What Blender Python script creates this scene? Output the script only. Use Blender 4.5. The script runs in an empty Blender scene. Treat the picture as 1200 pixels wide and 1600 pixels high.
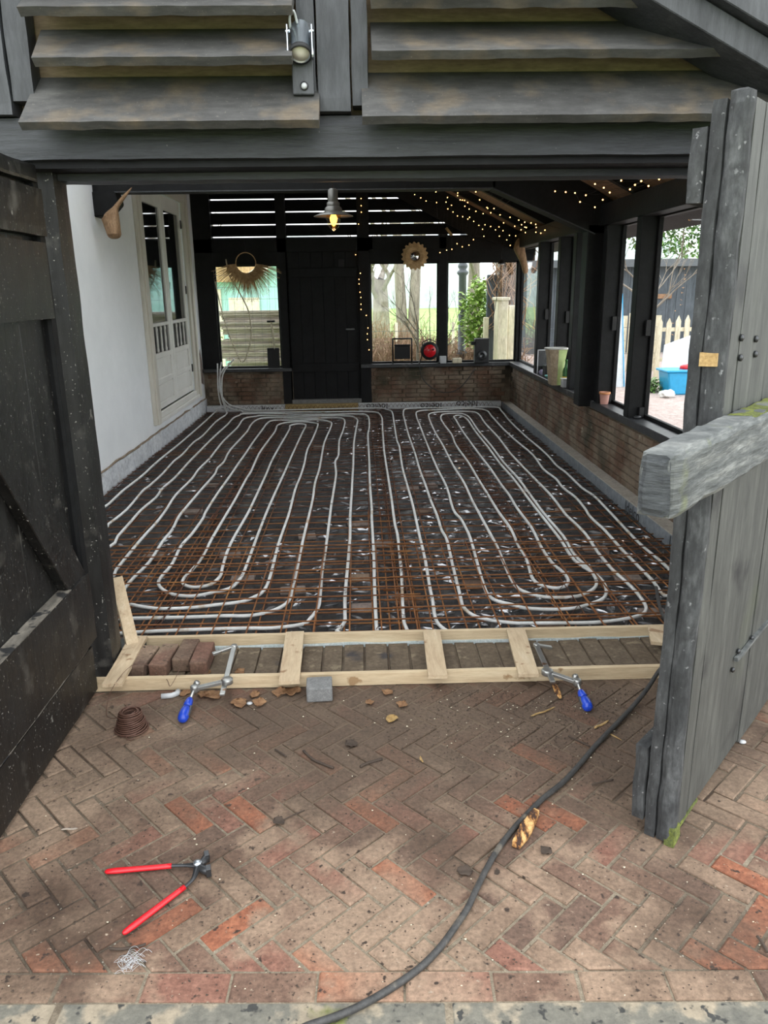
import bpy, bmesh, math, random
from mathutils import Vector, Matrix, noise
random.seed(7)
PI=math.pi; C=bpy.context.scene.collection; S=bpy.context.scene
# ------------------------------------------------------------------ camera
F=1200.0; H=1.58; PIT=math.radians(16.2); ROL=0.014; YAW=math.radians(1.55)
fwd=Vector((math.sin(YAW)*math.cos(PIT),math.cos(YAW)*math.cos(PIT),-math.sin(PIT)))
r0=Vector((math.cos(YAW),-math.sin(YAW),0)); u0=r0.cross(fwd)
rgt=r0*math.cos(ROL)-u0*math.sin(ROL); upv=u0*math.cos(ROL)+r0*math.sin(ROL)
cd=bpy.data.cameras.new('camera'); cam=bpy.data.objects.new('camera',cd); C.objects.link(cam)
M=Matrix((rgt,upv,-fwd)).transposed().to_4x4(); M.translation=Vector((0,0,H)); cam.matrix_world=M
cd.sensor_fit='VERTICAL'; cd.sensor_height=36.0; cd.lens=36.0*F/1600.0; cd.clip_start=0.05; cd.clip_end=500
S.camera=cam
EYE=Vector((0,0,H))
def ray(px,py): return fwd+rgt*((px-600)/F)-upv*((py-800)/F)
def G(px,py,z=0.0):
    d=ray(px,py); return EYE+d*((z-H)/d.z)
def YP(px,py,y):
    d=ray(px,py); return EYE+d*(y/d.y)
# ------------------------------------------------------------------ world, exposure
W=bpy.data.worlds.new('overcast_sky'); S.world=W; W.use_nodes=True
wn=W.node_tree; bg=wn.nodes['Background']
tc=wn.nodes.new('ShaderNodeTexCoord'); nz=wn.nodes.new('ShaderNodeTexNoise'); nz.inputs['Scale'].default_value=1.6
rp=wn.nodes.new('ShaderNodeValToRGB'); rp.color_ramp.elements[0].color=(.80,.86,.92,1); rp.color_ramp.elements[1].color=(1,1,1,1)
wn.links.new(tc.outputs['Generated'],nz.inputs['Vector']); wn.links.new(nz.outputs['Fac'],rp.inputs['Fac']); wn.links.new(rp.outputs['Color'],bg.inputs['Color'])
bg.inputs['Strength'].default_value=2.6
S.view_settings.view_transform='Standard'; S.view_settings.look='None'; S.view_settings.gamma=1.0
S.view_settings.use_curve_mapping=False; S.view_settings.exposure=0.58

# ------------------------------------------------------------------ helpers
def tag(o,label=None,cat=None,group=None,kind=None):
    if label: o['label']=label
    if cat: o['category']=cat
    if group: o['group']=group
    if kind: o['kind']=kind
    return o
class MB:
    def __init__(s): s.v=[]; s.f=[]; s.m=[]; s.mi=0; s.sm=[]; s.smooth=False
    def add(s,vs,fs):
        b=len(s.v); s.v+=[tuple(v) for v in vs]
        for f in fs: s.f.append(tuple(b+i for i in f)); s.m.append(s.mi); s.sm.append(s.smooth)
        return s
    def box(s,lo,hi):
        x0,y0,z0=lo; x1,y1,z1=hi
        return s.add([(x0,y0,z0),(x1,y0,z0),(x1,y1,z0),(x0,y1,z0),(x0,y0,z1),(x1,y0,z1),(x1,y1,z1),(x0,y1,z1)],
            [(0,3,2,1),(4,5,6,7),(0,1,5,4),(1,2,6,5),(2,3,7,6),(3,0,4,7)])
    def bar(s,a,b,w,h,up=(0,0,1)):
        a=Vector(a);b=Vector(b);d=(b-a).normalized();u=Vector(up)
        r=d.cross(u)
        if r.length<1e-4: r=d.cross(Vector((1,0,0)))
        r.normalize();u=r.cross(d).normalized()
        vs=[]
        for p in (a,b):
            for i,j in ((-1,-1),(1,-1),(1,1),(-1,1)): vs.append(p+r*(i*w/2)+u*(j*h/2))
        return s.add(vs,[(0,1,2,3),(7,6,5,4),(0,4,5,1),(1,5,6,2),(2,6,7,3),(3,7,4,0)])
    def prism(s,poly,off):
        n=len(poly);o=Vector(off);p=[Vector(q) for q in poly]
        return s.add(p+[q+o for q in p],[tuple(range(n))[::-1],tuple(range(n,2*n))]+[(i,(i+1)%n,n+(i+1)%n,n+i) for i in range(n)])
    def tube(s,pts,r,n=8,cap=True,flat=1.0):
        pts=[Vector(p) for p in pts]; k=len(pts); rs=r if isinstance(r,(list,tuple)) else [r]*k
        t0=(pts[1]-pts[0]).normalized(); ref=Vector((0,0,1)) if abs(t0.z)<.9 else Vector((1,0,0))
        vs=[]; sm=s.smooth; s.smooth=True
        for i,p in enumerate(pts):
            t=(pts[min(i+1,k-1)]-pts[max(i-1,0)])
            t=t.normalized() if t.length>1e-9 else t0
            a=t.cross(ref)
            if a.length<1e-3: a=t.cross(Vector((0,1,0)))
            a.normalize(); b=a.cross(t).normalized()
            if abs(t0.z)>=.9: ref=b
            for j in range(n):
                q=2*PI*j/n; vs.append(p+a*(math.cos(q)*rs[i])+b*(math.sin(q)*rs[i]*flat))
        fs=[(i*n+j,i*n+(j+1)%n,(i+1)*n+(j+1)%n,(i+1)*n+j) for i in range(k-1) for j in range(n)]
        if cap: fs+=[tuple(range(n))[::-1],tuple(range((k-1)*n,k*n))]
        s.add(vs,fs); s.smooth=sm; return s
    def lathe(s,c,prof,n=20,axis='z',cap=True):
        c=Vector(c);vs=[];sm=s.smooth;s.smooth=True
        for r,h in prof:
            for j in range(n):
                q=2*PI*j/n;a,b=r*math.cos(q),r*math.sin(q)
                vs.append(c+(Vector((a,b,h)) if axis=='z' else Vector((a,h,b)) if axis=='y' else Vector((h,a,b))))
        k=len(prof);fs=[(i*n+j,i*n+(j+1)%n,(i+1)*n+(j+1)%n,(i+1)*n+j) for i in range(k-1) for j in range(n)]
        if cap: fs+=[tuple(range(n))[::-1],tuple(range((k-1)*n,k*n))]
        s.add(vs,fs);s.smooth=sm;return s
    def xf(s,m):
        s.v=[tuple(m@Vector(v)) for v in s.v];return s
    def mesh(s,name,mats):
        me=bpy.data.meshes.new(name);me.from_pydata(s.v,[],s.f)
        for m in (mats if isinstance(mats,(list,tuple)) else [mats]): me.materials.append(m)
        me.polygons.foreach_set('material_index',s.m);me.polygons.foreach_set('use_smooth',s.sm)
        bm=bmesh.new();bm.from_mesh(me);bmesh.ops.recalc_face_normals(bm,faces=bm.faces);bm.to_mesh(me);bm.free()
        me.update();return me
    def build(s,name,mats,parent=None,bevel=0,seg=1):
        o=bpy.data.objects.new(name,s.mesh(name,mats));C.objects.link(o)
        if parent is not None: o.parent=parent
        if bevel:
            b=o.modifiers.new('bevel','BEVEL');b.width=bevel;b.segments=seg;b.limit_method='ANGLE'
        return o
def empty(name,loc=(0,0,0)):
    o=bpy.data.objects.new(name,None);C.objects.link(o);o.location=loc;o.empty_display_size=.1;return o
def thing(name,label,cat,group=None,kind=None): return tag(empty(name),label,cat,group,kind)
def struct(name,label=None): return tag(empty(name),label,None,None,'structure')
def rbox(lo,hi,n=(8,2,8),amp=.004,sc=6,seed=0,ch=.0,fn=None):
    """a hewn timber: subdivided box with worn, uneven faces and rubbed corners"""
    bm=bmesh.new();lo=Vector(lo);hi=Vector(hi);sz=hi-lo
    idx={}
    def vert(i,j,k):
        key=(i,j,k)
        if key not in idx:
            p=Vector((lo.x+sz.x*i/n[0],lo.y+sz.y*j/n[1],lo.z+sz.z*k/n[2]));e=[i in(0,n[0]),j in(0,n[1]),k in(0,n[2])]
            if ch and sum(e)>=2:
                c=(lo+hi)/2
                for a in range(3):
                    if e[a]: p[a]+= (ch if p[a]<c[a] else -ch)*.5
            q=noise.noise_vector((p+Vector((seed*7.3,seed*3.1,0)))*sc)
            idx[key]=bm.verts.new(p+q*amp)
        return idx[key]
    for a in range(3):
        b,c=[(1,2),(0,2),(0,1)][a]
        for s_ in (0,n[a]):
            for i in range(n[b]):
                for j in range(n[c]):
                    qs=[]
                    for di,dj in((0,0),(1,0),(1,1),(0,1)):
                        t=[0,0,0];t[a]=s_;t[b]=i+di;t[c]=j+dj;qs.append(vert(*t))
                    bm.faces.new(qs)
    if fn:
        for v in bm.verts: v.co=fn(v.co)
    bmesh.ops.recalc_face_normals(bm,faces=bm.faces)
    return bm
def bobj(name,bm,mat,parent=None,smooth=False):
    me=bpy.data.meshes.new(name);bm.to_mesh(me);bm.free();me.materials.append(mat)
    if smooth: me.polygons.foreach_set('use_smooth',[True]*len(me.polygons))
    o=bpy.data.objects.new(name,me);C.objects.link(o)
    if parent is not None:o.parent=parent
    return o
def smoothpath(pts,k=4,closed=False):
    P_=[Vector(p) for p in pts];o=[]
    for i in range(len(P_)-1):
        a=P_[max(i-1,0)];b=P_[i];c=P_[i+1];d=P_[min(i+2,len(P_)-1)]
        for j in range(k):
            t=j/k;o.append(.5*((2*b)+(c-a)*t+(2*a-5*b+4*c-d)*t*t+(3*b-a-3*c+d)*t**3))
    o.append(P_[-1]);return o

# ------------------------------------------------------------------ materials
def nd(t,k): return t.nodes.new(k)
# colour factors dimming outdoor and doorway materials against the brighter sky, by material name
ALB={'dusty_grey_louver_boards':.72,'dark_grey_painted_lintel':.62,'dark_grey_painted_post':.62,'weathered_grey_door_boards':.60,'chalky_worn_door_stile':.40,'dark_worn_inner_stile':.30,'silvered_wavy_grained_bar':.62,
 'bright_green_moss':.62,'pale_pine_lath':.80,'pale_pine_batten':.78,'pale_blue_foam_strip':.62,'mossy_concrete_kerb':.62,'grey_concrete_block':.7,'dry_leaf':.6,'yellow_dry_leaf':.6,'fresh_wood_splinter':.62,'dark_bar_end':.6,
 'grimy_threshold_brick':.62,'rusty_steel_bar':.9,'white_plastic':.7,'light_on_rail_edges':.6,'black_tarred_door_boards':.40,'brown_backing_boards':.55,'jointing_sand':.62}
def mat(name,cols,rough=.6,scale=8,stretch=(1,1,1),bump=.15,bscale=None,metal=0,detail=6,coord='Object',spots=None,rr=None,spec=.5,coat=0,bdist=.004,fine=(4,.28),mud=None):
    """cols: list of (pos,rgb) for a noise ramp; spots: (rgb,scale,threshold,width) scattered dirt or wear"""
    k_=ALB.get(name,1.0);cols=[(p,tuple(x*k_ for x in c)) for p,c in cols];spots=[(tuple(x*k_ for x in q[0]),)+tuple(q[1:]) for q in (spots or [])]
    m=bpy.data.materials.new(name);m.use_nodes=True;t=m.node_tree;b=t.nodes['Principled BSDF']
    co=nd(t,'ShaderNodeTexCoord') if coord!='World' else nd(t,'ShaderNodeNewGeometry')
    src=co.outputs[coord] if coord!='World' else co.outputs['Position']
    mp=nd(t,'ShaderNodeMapping');mp.inputs['Scale'].default_value=stretch;t.links.new(src,mp.inputs['Vector'])
    n=nd(t,'ShaderNodeTexNoise');n.inputs['Scale'].default_value=scale;n.inputs['Detail'].default_value=detail;n.inputs['Roughness'].default_value=.62
    t.links.new(mp.outputs['Vector'],n.inputs['Vector'])
    r=nd(t,'ShaderNodeValToRGB');els=r.color_ramp.elements
    while len(els)<len(cols): els.new(.5)
    for e,(p,c) in zip(els,cols): e.position=p;e.color=(*c,1)
    t.links.new(n.outputs['Fac'],r.inputs['Fac']);col=r.outputs['Color']
    for sp in (spots or []):
        c,sc,th,w=sp[:4]
        n2=nd(t,'ShaderNodeTexNoise');n2.inputs['Scale'].default_value=sc;n2.inputs['Detail'].default_value=5
        t.links.new(src if len(sp)<5 else mp.outputs['Vector'],n2.inputs['Vector'])
        mr=nd(t,'ShaderNodeMapRange');mr.inputs['From Min'].default_value=th;mr.inputs['From Max'].default_value=th+w
        t.links.new(n2.outputs['Fac'],mr.inputs['Value'])
        mx=nd(t,'ShaderNodeMixRGB');mx.inputs['Color2'].default_value=(*c,1);t.links.new(mr.outputs['Result'],mx.inputs['Fac']);t.links.new(col,mx.inputs['Color1']);col=mx.outputs['Color']
    if mud:
        # tracked-in soil lying on the paving before the threshold: an uneven patch in world space
        gp=nd(t,'ShaderNodeNewGeometry');mm=nd(t,'ShaderNodeMapping');mm.vector_type='TEXTURE';mm.inputs['Location'].default_value=(.30,2.62,0);mm.inputs['Scale'].default_value=(1.45,.62,5);t.links.new(gp.outputs['Position'],mm.inputs['Vector'])
        ln=nd(t,'ShaderNodeVectorMath');ln.operation='LENGTH';t.links.new(mm.outputs['Vector'],ln.inputs[0])
        nm=nd(t,'ShaderNodeTexNoise');nm.inputs['Scale'].default_value=3.2;nm.inputs['Detail'].default_value=9;nm.inputs['Roughness'].default_value=.7;t.links.new(gp.outputs['Position'],nm.inputs['Vector'])
        ad=nd(t,'ShaderNodeMath');ad.operation='MULTIPLY_ADD';ad.inputs[1].default_value=-2.2;t.links.new(nm.outputs['Fac'],ad.inputs[0]);t.links.new(ln.outputs['Value'],ad.inputs[2])
        mr2=nd(t,'ShaderNodeMapRange');mr2.inputs['From Min'].default_value=-.55;mr2.inputs['From Max'].default_value=.25;mr2.inputs['To Min'].default_value=.85;mr2.inputs['To Max'].default_value=0;t.links.new(ad.outputs['Value'],mr2.inputs['Value'])
        mx=nd(t,'ShaderNodeMixRGB');mx.inputs['Color2'].default_value=(*mud,1);t.links.new(mr2.outputs['Result'],mx.inputs['Fac']);t.links.new(col,mx.inputs['Color1']);col=mx.outputs['Color']
    if fine:
        nf=nd(t,'ShaderNodeTexNoise');nf.inputs['Scale'].default_value=scale*fine[0];nf.inputs['Detail'].default_value=8;nf.inputs['Roughness'].default_value=.75;t.links.new(mp.outputs['Vector'],nf.inputs['Vector'])
        mf=nd(t,'ShaderNodeMapRange');mf.inputs['From Min'].default_value=.3;mf.inputs['From Max'].default_value=.7;mf.inputs['To Min'].default_value=1-fine[1];mf.inputs['To Max'].default_value=1+fine[1];t.links.new(nf.outputs['Fac'],mf.inputs['Value'])
        vm=nd(t,'ShaderNodeVectorMath');vm.operation='SCALE';t.links.new(col,vm.inputs[0]);t.links.new(mf.outputs['Result'],vm.inputs['Scale']);col=vm.outputs['Vector']
    t.links.new(col,b.inputs['Base Color'])
    b.inputs['Roughness'].default_value=rough;b.inputs['Metallic'].default_value=metal;b.inputs['Specular IOR Level'].default_value=spec
    b.inputs['Coat Weight'].default_value=coat
    if rr:
        m3=nd(t,'ShaderNodeMapRange');m3.inputs['To Min'].default_value=rr[0];m3.inputs['To Max'].default_value=rr[1];t.links.new(n.outputs['Fac'],m3.inputs['Value']);t.links.new(m3.outputs['Result'],b.inputs['Roughness'])
    if bump:
        nb=nd(t,'ShaderNodeTexNoise');nb.inputs['Scale'].default_value=bscale or scale*2.5;nb.inputs['Detail'].default_value=8;nb.inputs['Roughness'].default_value=.65
        t.links.new(mp.outputs['Vector'],nb.inputs['Vector'])
        bu=nd(t,'ShaderNodeBump');bu.inputs['Strength'].default_value=bump;bu.inputs['Distance'].default_value=bdist;t.links.new(nb.outputs['Fac'],bu.inputs['Height']);t.links.new(bu.outputs['Normal'],b.inputs['Normal'])
    return m
def plain(name,c,rough=.5,metal=0,**k): 
    d=tuple(min(1,x*.82) for x in c);return mat(name,[(.35,d),(.65,c)],rough,scale=k.pop('scale',14),metal=metal,bump=k.pop('bump',.05),fine=None,**k)
def emit(name,c,s):
    m=bpy.data.materials.new(name);m.use_nodes=True;b=m.node_tree.nodes['Principled BSDF'];b.inputs['Base Color'].default_value=(*c,1);b.inputs['Emission Color'].default_value=(*c,1);b.inputs['Emission Strength'].default_value=s;return m
def glass(name,tint=(.97,.98,.98),refl=.9):
    m=bpy.data.materials.new(name);m.use_nodes=True;t=m.node_tree;t.nodes.clear()
    o=nd(t,'ShaderNodeOutputMaterial');mx=nd(t,'ShaderNodeMixShader');tr=nd(t,'ShaderNodeBsdfTransparent');gl=nd(t,'ShaderNodeBsdfGlossy');lw=nd(t,'ShaderNodeLayerWeight');pw=nd(t,'ShaderNodeMath');fr=nd(t,'ShaderNodeMath');lw.inputs['Blend'].default_value=.5
    pw.operation='POWER';pw.inputs[1].default_value=5;t.links.new(lw.outputs['Facing'],pw.inputs[0]);fr.operation='MULTIPLY_ADD';fr.inputs[1].default_value=.5;fr.inputs[2].default_value=.025;t.links.new(pw.outputs[0],fr.inputs[0])
    tr.inputs['Color'].default_value=(*tint,1);gl.inputs['Roughness'].default_value=.02;gl.inputs['Color'].default_value=(refl,refl,refl,1)
    t.links.new(fr.outputs[0],mx.inputs['Fac']);t.links.new(tr.outputs[0],mx.inputs[1]);t.links.new(gl.outputs[0],mx.inputs[2]);t.links.new(mx.outputs[0],o.inputs['Surface']);return m
K=(.012,.012,.013)
m_black=mat('black_stained_timber',[(.3,(.0035,.0035,.004)),(.7,(.009,.0095,.010))],.6,scale=5,stretch=(1,1,1),bump=.4,bscale=30,spec=.25)
m_blackv=mat('black_tarred_door_boards',[(.3,(.010,.0095,.009)),(.7,(.026,.025,.023))],.42,scale=4,stretch=(3,3,.6),bump=.5,bscale=14,
   spots=[((.60,.58,.52),110,.67,.02),((.16,.15,.13),7,.60,.12),((.5,.48,.42),16,.70,.03)],rr=(.28,.6))
m_litedge=mat('light_on_rail_edges',[(.3,(.10,.09,.075)),(.7,(.42,.38,.31))],.8,scale=14,stretch=(1,.3,1),bump=.5,spots=[((.03,.03,.03),12,.55,.05)])  # pale colour for the light falling on the left leaf's rail
m_lintel=mat('dark_grey_painted_lintel',[(.3,(.032,.035,.041)),(.7,(.062,.067,.077))],.5,scale=7,stretch=(.35,2,3),bump=.9,bscale=22,spots=[((.2,.2,.2),60,.73,.03)])
m_post=mat('dark_grey_painted_post',[(.3,(.040,.043,.049)),(.7,(.085,.090,.098))],.55,scale=7,stretch=(2,2,.4),bump=.9,bscale=20)
m_louv=mat('dusty_grey_louver_boards',[(.25,(.060,.058,.055)),(.55,(.092,.090,.086)),(.8,(.150,.145,.135))],.75,scale=4,stretch=(.7,2,2),bump=.35,bscale=40,
   spots=[((.175,.140,.100),7,.50,.2),((.24,.22,.19),130,.66,.08),((.045,.044,.043),3,.55,.25)])
m_brownback=mat('brown_backing_boards',[(.3,(.26,.185,.115)),(.7,(.40,.295,.19))],.85,scale=6,stretch=(.5,1,3),bump=.3)
m_greydoor=mat('weathered_grey_door_boards',[(.25,(.062,.066,.060)),(.55,(.108,.113,.101)),(.8,(.165,.172,.150))],.62,scale=5,stretch=(4,4,.45),bump=.5,bscale=16,coord='Object',
   spots=[((.33,.34,.33),160,.73,.03),((.03,.032,.032),5,.60,.15),((.13,.15,.085),2.1,.58,.3)])
m_edgedoor=mat('chalky_worn_door_stile',[(.25,(.028,.030,.031)),(.5,(.085,.090,.092)),(.8,(.26,.27,.27))],.8,scale=9,stretch=(2,2,.7),bump=1,bscale=30,
   spots=[((.42,.43,.43),55,.66,.06),((.03,.03,.03),8,.57,.1)])
m_edge2=mat('dark_worn_inner_stile',[(.25,(.04,.042,.043)),(.5,(.10,.105,.107)),(.8,(.24,.25,.25))],.8,scale=9,stretch=(2,2,.7),bump=1,bscale=30,spots=[((.5,.5,.5),70,.66,.04)])
m_barwood=mat('silvered_wavy_grained_bar',[(.3,(.07,.08,.082)),(.5,(.16,.17,.165)),(.7,(.31,.32,.30))],.8,scale=9,stretch=(.6,.6,5),bump=1.0,bscale=12,bdist=.008,
   spots=[((.26,.30,.06),4.5,.60,.14)])
m_moss=mat('bright_green_moss',[(.3,(.09,.11,.035)),(.5,(.17,.20,.045)),(.72,(.34,.39,.06))],.95,scale=45,bump=1,bscale=120)
m_endgrain=mat('dark_bar_end',[(.3,(.045,.05,.055)),(.7,(.12,.13,.135))],.85,scale=12,stretch=(1,1,6),bump=1,bscale=18,bdist=.008)
m_pine=mat('pale_pine_lath',fine=(4,.10),cols=[(.3,(.58,.43,.26)),(.6,(.74,.59,.38)),(.8,(.80,.68,.48))],rough=.7,scale=6,stretch=(.6,5,5),bump=.15,spots=[((.38,.24,.12),11,.68,.05)])
m_piney=mat('pale_pine_batten',fine=(4,.10),cols=[(.3,(.55,.40,.25)),(.6,(.70,.55,.36)),(.8,(.78,.66,.48))],rough=.75,scale=6,stretch=(5,.6,5),bump=.15,spots=[((.36,.22,.12),20,.62,.08)])
m_foam=mat('pale_blue_foam_strip',[(.3,(.60,.72,.72)),(.7,(.85,.92,.92))],.7,scale=30,bump=.4,spots=[((.45,.32,.18),14,.63,.06)])
m_white=mat('white_limewashed_plaster',fine=(3,.03),cols=[(.3,(.82,.845,.86)),(.7,(.89,.91,.92))],rough=.85,scale=1.5,bump=.25,bscale=9,bdist=.006,coord='World')
m_whitebase=mat('painted_uneven_brick_base',[(.3,(.56,.58,.61)),(.7,(.76,.78,.80))],.7,scale=6,bump=.9,bscale=8,bdist=.012,coord='World',spots=[((.38,.34,.28),5,.66,.08)])
m_cream=mat('off_white_door_paint',fine=None,cols=[(.3,(.70,.69,.64)),(.7,(.80,.79,.74))],rough=.5,scale=3,bump=.05)
m_creamc=mat('cream_door_casing_paint',[(.3,(.60,.57,.49)),(.7,(.68,.65,.57))],.55,scale=3,bump=.1,fine=None)
m_crack=mat('bare_damp_crack_line',[(.3,(.16,.11,.07)),(.7,(.36,.28,.2))],.9,scale=20,bump=.8)
def brickmat(name,a,b,dust=.45,dustth=.5,sc=18):
    return mat(name,[(.3,a),(.7,b)],.9,scale=sc,bump=.7,bscale=60,coord='World',bdist=.003,fine=(4,.42),mud=(.088,.060,.040),
      spots=[((.245,.168,.114),5,dustth,.12),((.075,.046,.029),1.5,.50,.14),((.26,.182,.124),1.1,.48,.13),((.30,.235,.17),75,.66,.08),((.034,.022,.015),30,.645,.05)])
m_br=[brickmat('brick_orange_red',(.20,.066,.034),(.28,.108,.056),dustth=.57),
      brickmat('brick_brown',(.11,.062,.042),(.165,.100,.068),dustth=.49),
      brickmat('brick_dull_red',(.150,.066,.044),(.215,.105,.072),dustth=.51),
      brickmat('brick_dark_brown',(.085,.052,.036),(.135,.083,.058),dustth=.51),
      brickmat('brick_dusty_tan',(.145,.095,.062),(.20,.135,.092),dustth=.45)]
m_sand=mat('jointing_sand',mud=(.13,.09,.06),cols=[(.3,(.24,.19,.13)),(.7,(.42,.35,.25))],rough=.95,scale=50,bump=1,bscale=90,coord='World',spots=[((.07,.045,.03),1.5,.50,.14),((.5,.45,.36),90,.66,.04)])
m_kerb=mat('mossy_concrete_kerb',[(.25,(.17,.165,.14)),(.55,(.24,.225,.18)),(.8,(.36,.31,.23))],.9,scale=9,bump=1,bscale=40,coord='World',spots=[((.42,.35,.25),9,.52,.08),((.20,.22,.06),5,.64,.05),((.06,.06,.055),30,.60,.05)])
m_thr=mat('grimy_threshold_brick',[(.3,(.135,.098,.062)),(.7,(.235,.175,.115))],.9,scale=14,bump=.8,bscale=50,coord='World',spots=[((.33,.26,.17),18,.60,.07),((.07,.06,.06),5,.62,.08)])
m_wbr=mat('soot_and_limewash_wall_brick',[(.3,(.10,.058,.036)),(.7,(.19,.108,.068))],.92,scale=9,bump=1,bscale=45,coord='World',bdist=.008,
   spots=[((.23,.178,.128),3.6,.43,.16),((.055,.05,.03),2.2,.55,.15),((.34,.29,.22),7,.66,.06)])
m_mort=mat('crumbling_wall_mortar',[(.3,(.14,.105,.072)),(.7,(.24,.19,.135))],.95,scale=8,bump=1,bscale=40,coord='World',spots=[((.06,.05,.035),3,.52,.12)])
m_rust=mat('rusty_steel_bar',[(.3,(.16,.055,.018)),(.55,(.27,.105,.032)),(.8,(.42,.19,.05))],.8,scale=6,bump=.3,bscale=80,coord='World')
m_rust2=mat('dark_rust_and_far_shade',[(.3,(.075,.030,.018)),(.6,(.14,.058,.028)),(.85,(.27,.12,.035))],.8,scale=2.2,bump=.3,bscale=80,coord='World')
m_pipe=mat('white_heating_pipe',fine=(4,.08),cols=[(.3,(.66,.66,.63)),(.6,(.80,.81,.80)),(.8,(.84,.85,.85))],rough=.4,scale=5,bump=.05,coord='World',spots=[((.55,.43,.30),7,.62,.08)])
m_foil=mat('crumpled_black_foil',[(.3,(.010,.010,.011)),(.7,(.022,.022,.024))],.2,scale=3,bump=1,bscale=6,bdist=.16,coord='World',rr=(.06,.25),spec=1.0,
   spots=[((.06,.048,.035),2.3,.64,.14)])
m_glint=plain('pale_foil_glint',(.34,.34,.35),.14,metal=.55,coat=1)  # pale grey metal makes the folds stand in for glints on black foil
m_zinc=plain('aged_zinc_shade',(.15,.145,.13),.35,metal=.5)
m_block=mat('dusty_support_brick',[(.3,(.15,.12,.10)),(.7,(.28,.22,.19))],.9,scale=12,bump=.5,coord='World')
m_strip=mat('grey_edge_insulation',[(.3,(.17,.19,.21)),(.7,(.26,.28,.30))],.7,scale=6,bump=.3,coord='World')
m_striptop=mat('pale_top_of_edge_insulation',[(.3,(.36,.33,.28)),(.7,(.50,.47,.41))],.8,scale=10,bump=.3,coord='World')
m_stripw=mat('white_edge_insulation',[(.3,(.60,.61,.62)),(.7,(.72,.73,.74))],.7,scale=10,bump=.15,coord='World')
m_striptan=mat('tan_wooden_strip',[(.3,(.36,.25,.10)),(.7,(.48,.35,.16))],.8,scale=10,bump=.2,coord='World')
m_ink=plain('black_printing_ink',(.012,.012,.012),.6)
m_roofb=mat('brown_roof_boards',[(.3,(.20,.11,.06)),(.7,(.36,.21,.12))],.8,scale=5,stretch=(.5,4,1),bump=.4)
m_sill=mat('worn_black_sill',[(.3,(.018,.019,.021)),(.7,(.045,.047,.05))],.4,scale=6,bump=.3,spots=[((.13,.13,.13),8,.60,.12)])
m_glass=glass('window_pane')
m_dglass=plain('mirroring_glass_dark_room',(.012,.014,.015),.04,bump=0,spec=1.0)  # near-black base stands in for the dark room behind the door
m_mirror=plain('silvered_mirror',(.85,.87,.88),.03,metal=1,bump=0)
m_straw=mat('dry_straw',[(.3,(.36,.21,.09)),(.7,(.66,.46,.24))],.85,scale=20,bump=.3)
m_drift=mat('driftwood_brown',[(.3,(.17,.095,.045)),(.7,(.36,.225,.125))],.75,scale=8,stretch=(3,3,1),bump=.6)
m_steel=plain('dull_galvanised_steel',(.42,.42,.40),.38,metal=.85,bump=.3,spots=[((.25,.14,.08),20,.62,.06)])
m_chrome=plain('brushed_steel',(.62,.68,.73),.28,metal=.9)
m_red=plain('red_plastic_sleeve',(.62,.012,.02),.25)
m_blue=plain('blue_plastic_handle',(.015,.06,.48),.3)
m_grip=plain('grey_rubber_grip',(.07,.075,.085),.6)
m_dsteel=plain('blackened_steel',(.06,.062,.065),.3,metal=.6)
m_wire=plain('brown_annealed_wire',(.13,.065,.045),.55,metal=.3)
m_cable=mat('dirty_black_rubber_cable',[(.3,(.022,.022,.021)),(.7,(.055,.053,.050))],.6,scale=40,bump=.2,coord='World',spots=[((.15,.13,.10),12,.58,.1)])
m_leaf=mat('dry_leaf',[(.3,(.26,.12,.05)),(.7,(.48,.27,.13))],.8,scale=30,bump=.6)
m_leafy=mat('yellow_dry_leaf',[(.3,(.50,.30,.09)),(.7,(.66,.44,.18))],.8,scale=30,bump=.6)
m_twig=plain('dark_twig_bark',(.06,.042,.03),.9)
m_chip=mat('fresh_wood_splinter',[(.3,(.50,.30,.10)),(.7,(.72,.50,.22))],.8,scale=30,bump=.6)
m_fire=mat('rotten_orange_wood',[(.42,(.05,.022,.012)),(.5,(.30,.13,.035)),(.6,(.62,.38,.15))],.85,scale=55,stretch=(1,.4,1),bump=1)
m_conc=mat('grey_concrete_block',[(.3,(.20,.20,.195)),(.7,(.32,.32,.31))],.9,scale=40,bump=.5)
m_whitepl=plain('white_plastic',(.75,.77,.78),.4)
m_kbox=plain('matt_black_plastic',(.006,.006,.0065),.6)
m_grass=mat('field_grass',[(.3,(.19,.34,.07)),(.7,(.36,.52,.16))],.95,scale=1.2,bump=.5,coord='World',spots=[((.30,.26,.13),.5,.56,.12)])
m_bark=mat('grey_brown_bark',[(.3,(.17,.14,.11)),(.7,(.33,.285,.235))],.9,scale=6,stretch=(2,2,.5),bump=1,bscale=20,bdist=.02)
m_barkd=mat('dark_branch_bark',[(.3,(.09,.07,.055)),(.7,(.20,.17,.14))],.9,scale=6,bump=.5)
m_shrub=mat('winter_brown_twigs',[(.3,(.20,.12,.07)),(.7,(.40,.26,.165))],.9,scale=3,bump=.2,coord='World')
m_laur=mat('laurel_leaf',[(.3,(.22,.38,.05)),(.7,(.50,.66,.18))],.5,scale=4,bump=.1,coord='World')
m_dleaf=mat('evergreen_leaf',[(.3,(.07,.17,.035)),(.7,(.25,.42,.12))],.6,scale=3,bump=.1,coord='World')
m_haze=mat('haze_coloured_hedge',[(.3,(.50,.56,.58)),(.7,(.60,.66,.66))],1,scale=.4,bump=0,coord='World')  # pale blue-grey puts the distance haze into the colour
m_iron=plain('dark_cast_iron',(.10,.11,.12),.5,bump=.2)
m_turq=mat('turquoise_painted_boards',fine=(3,.08),cols=[(.3,(.44,.78,.74)),(.7,(.52,.86,.82))],rough=.7,scale=3,bump=.1,coord='World')
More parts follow.
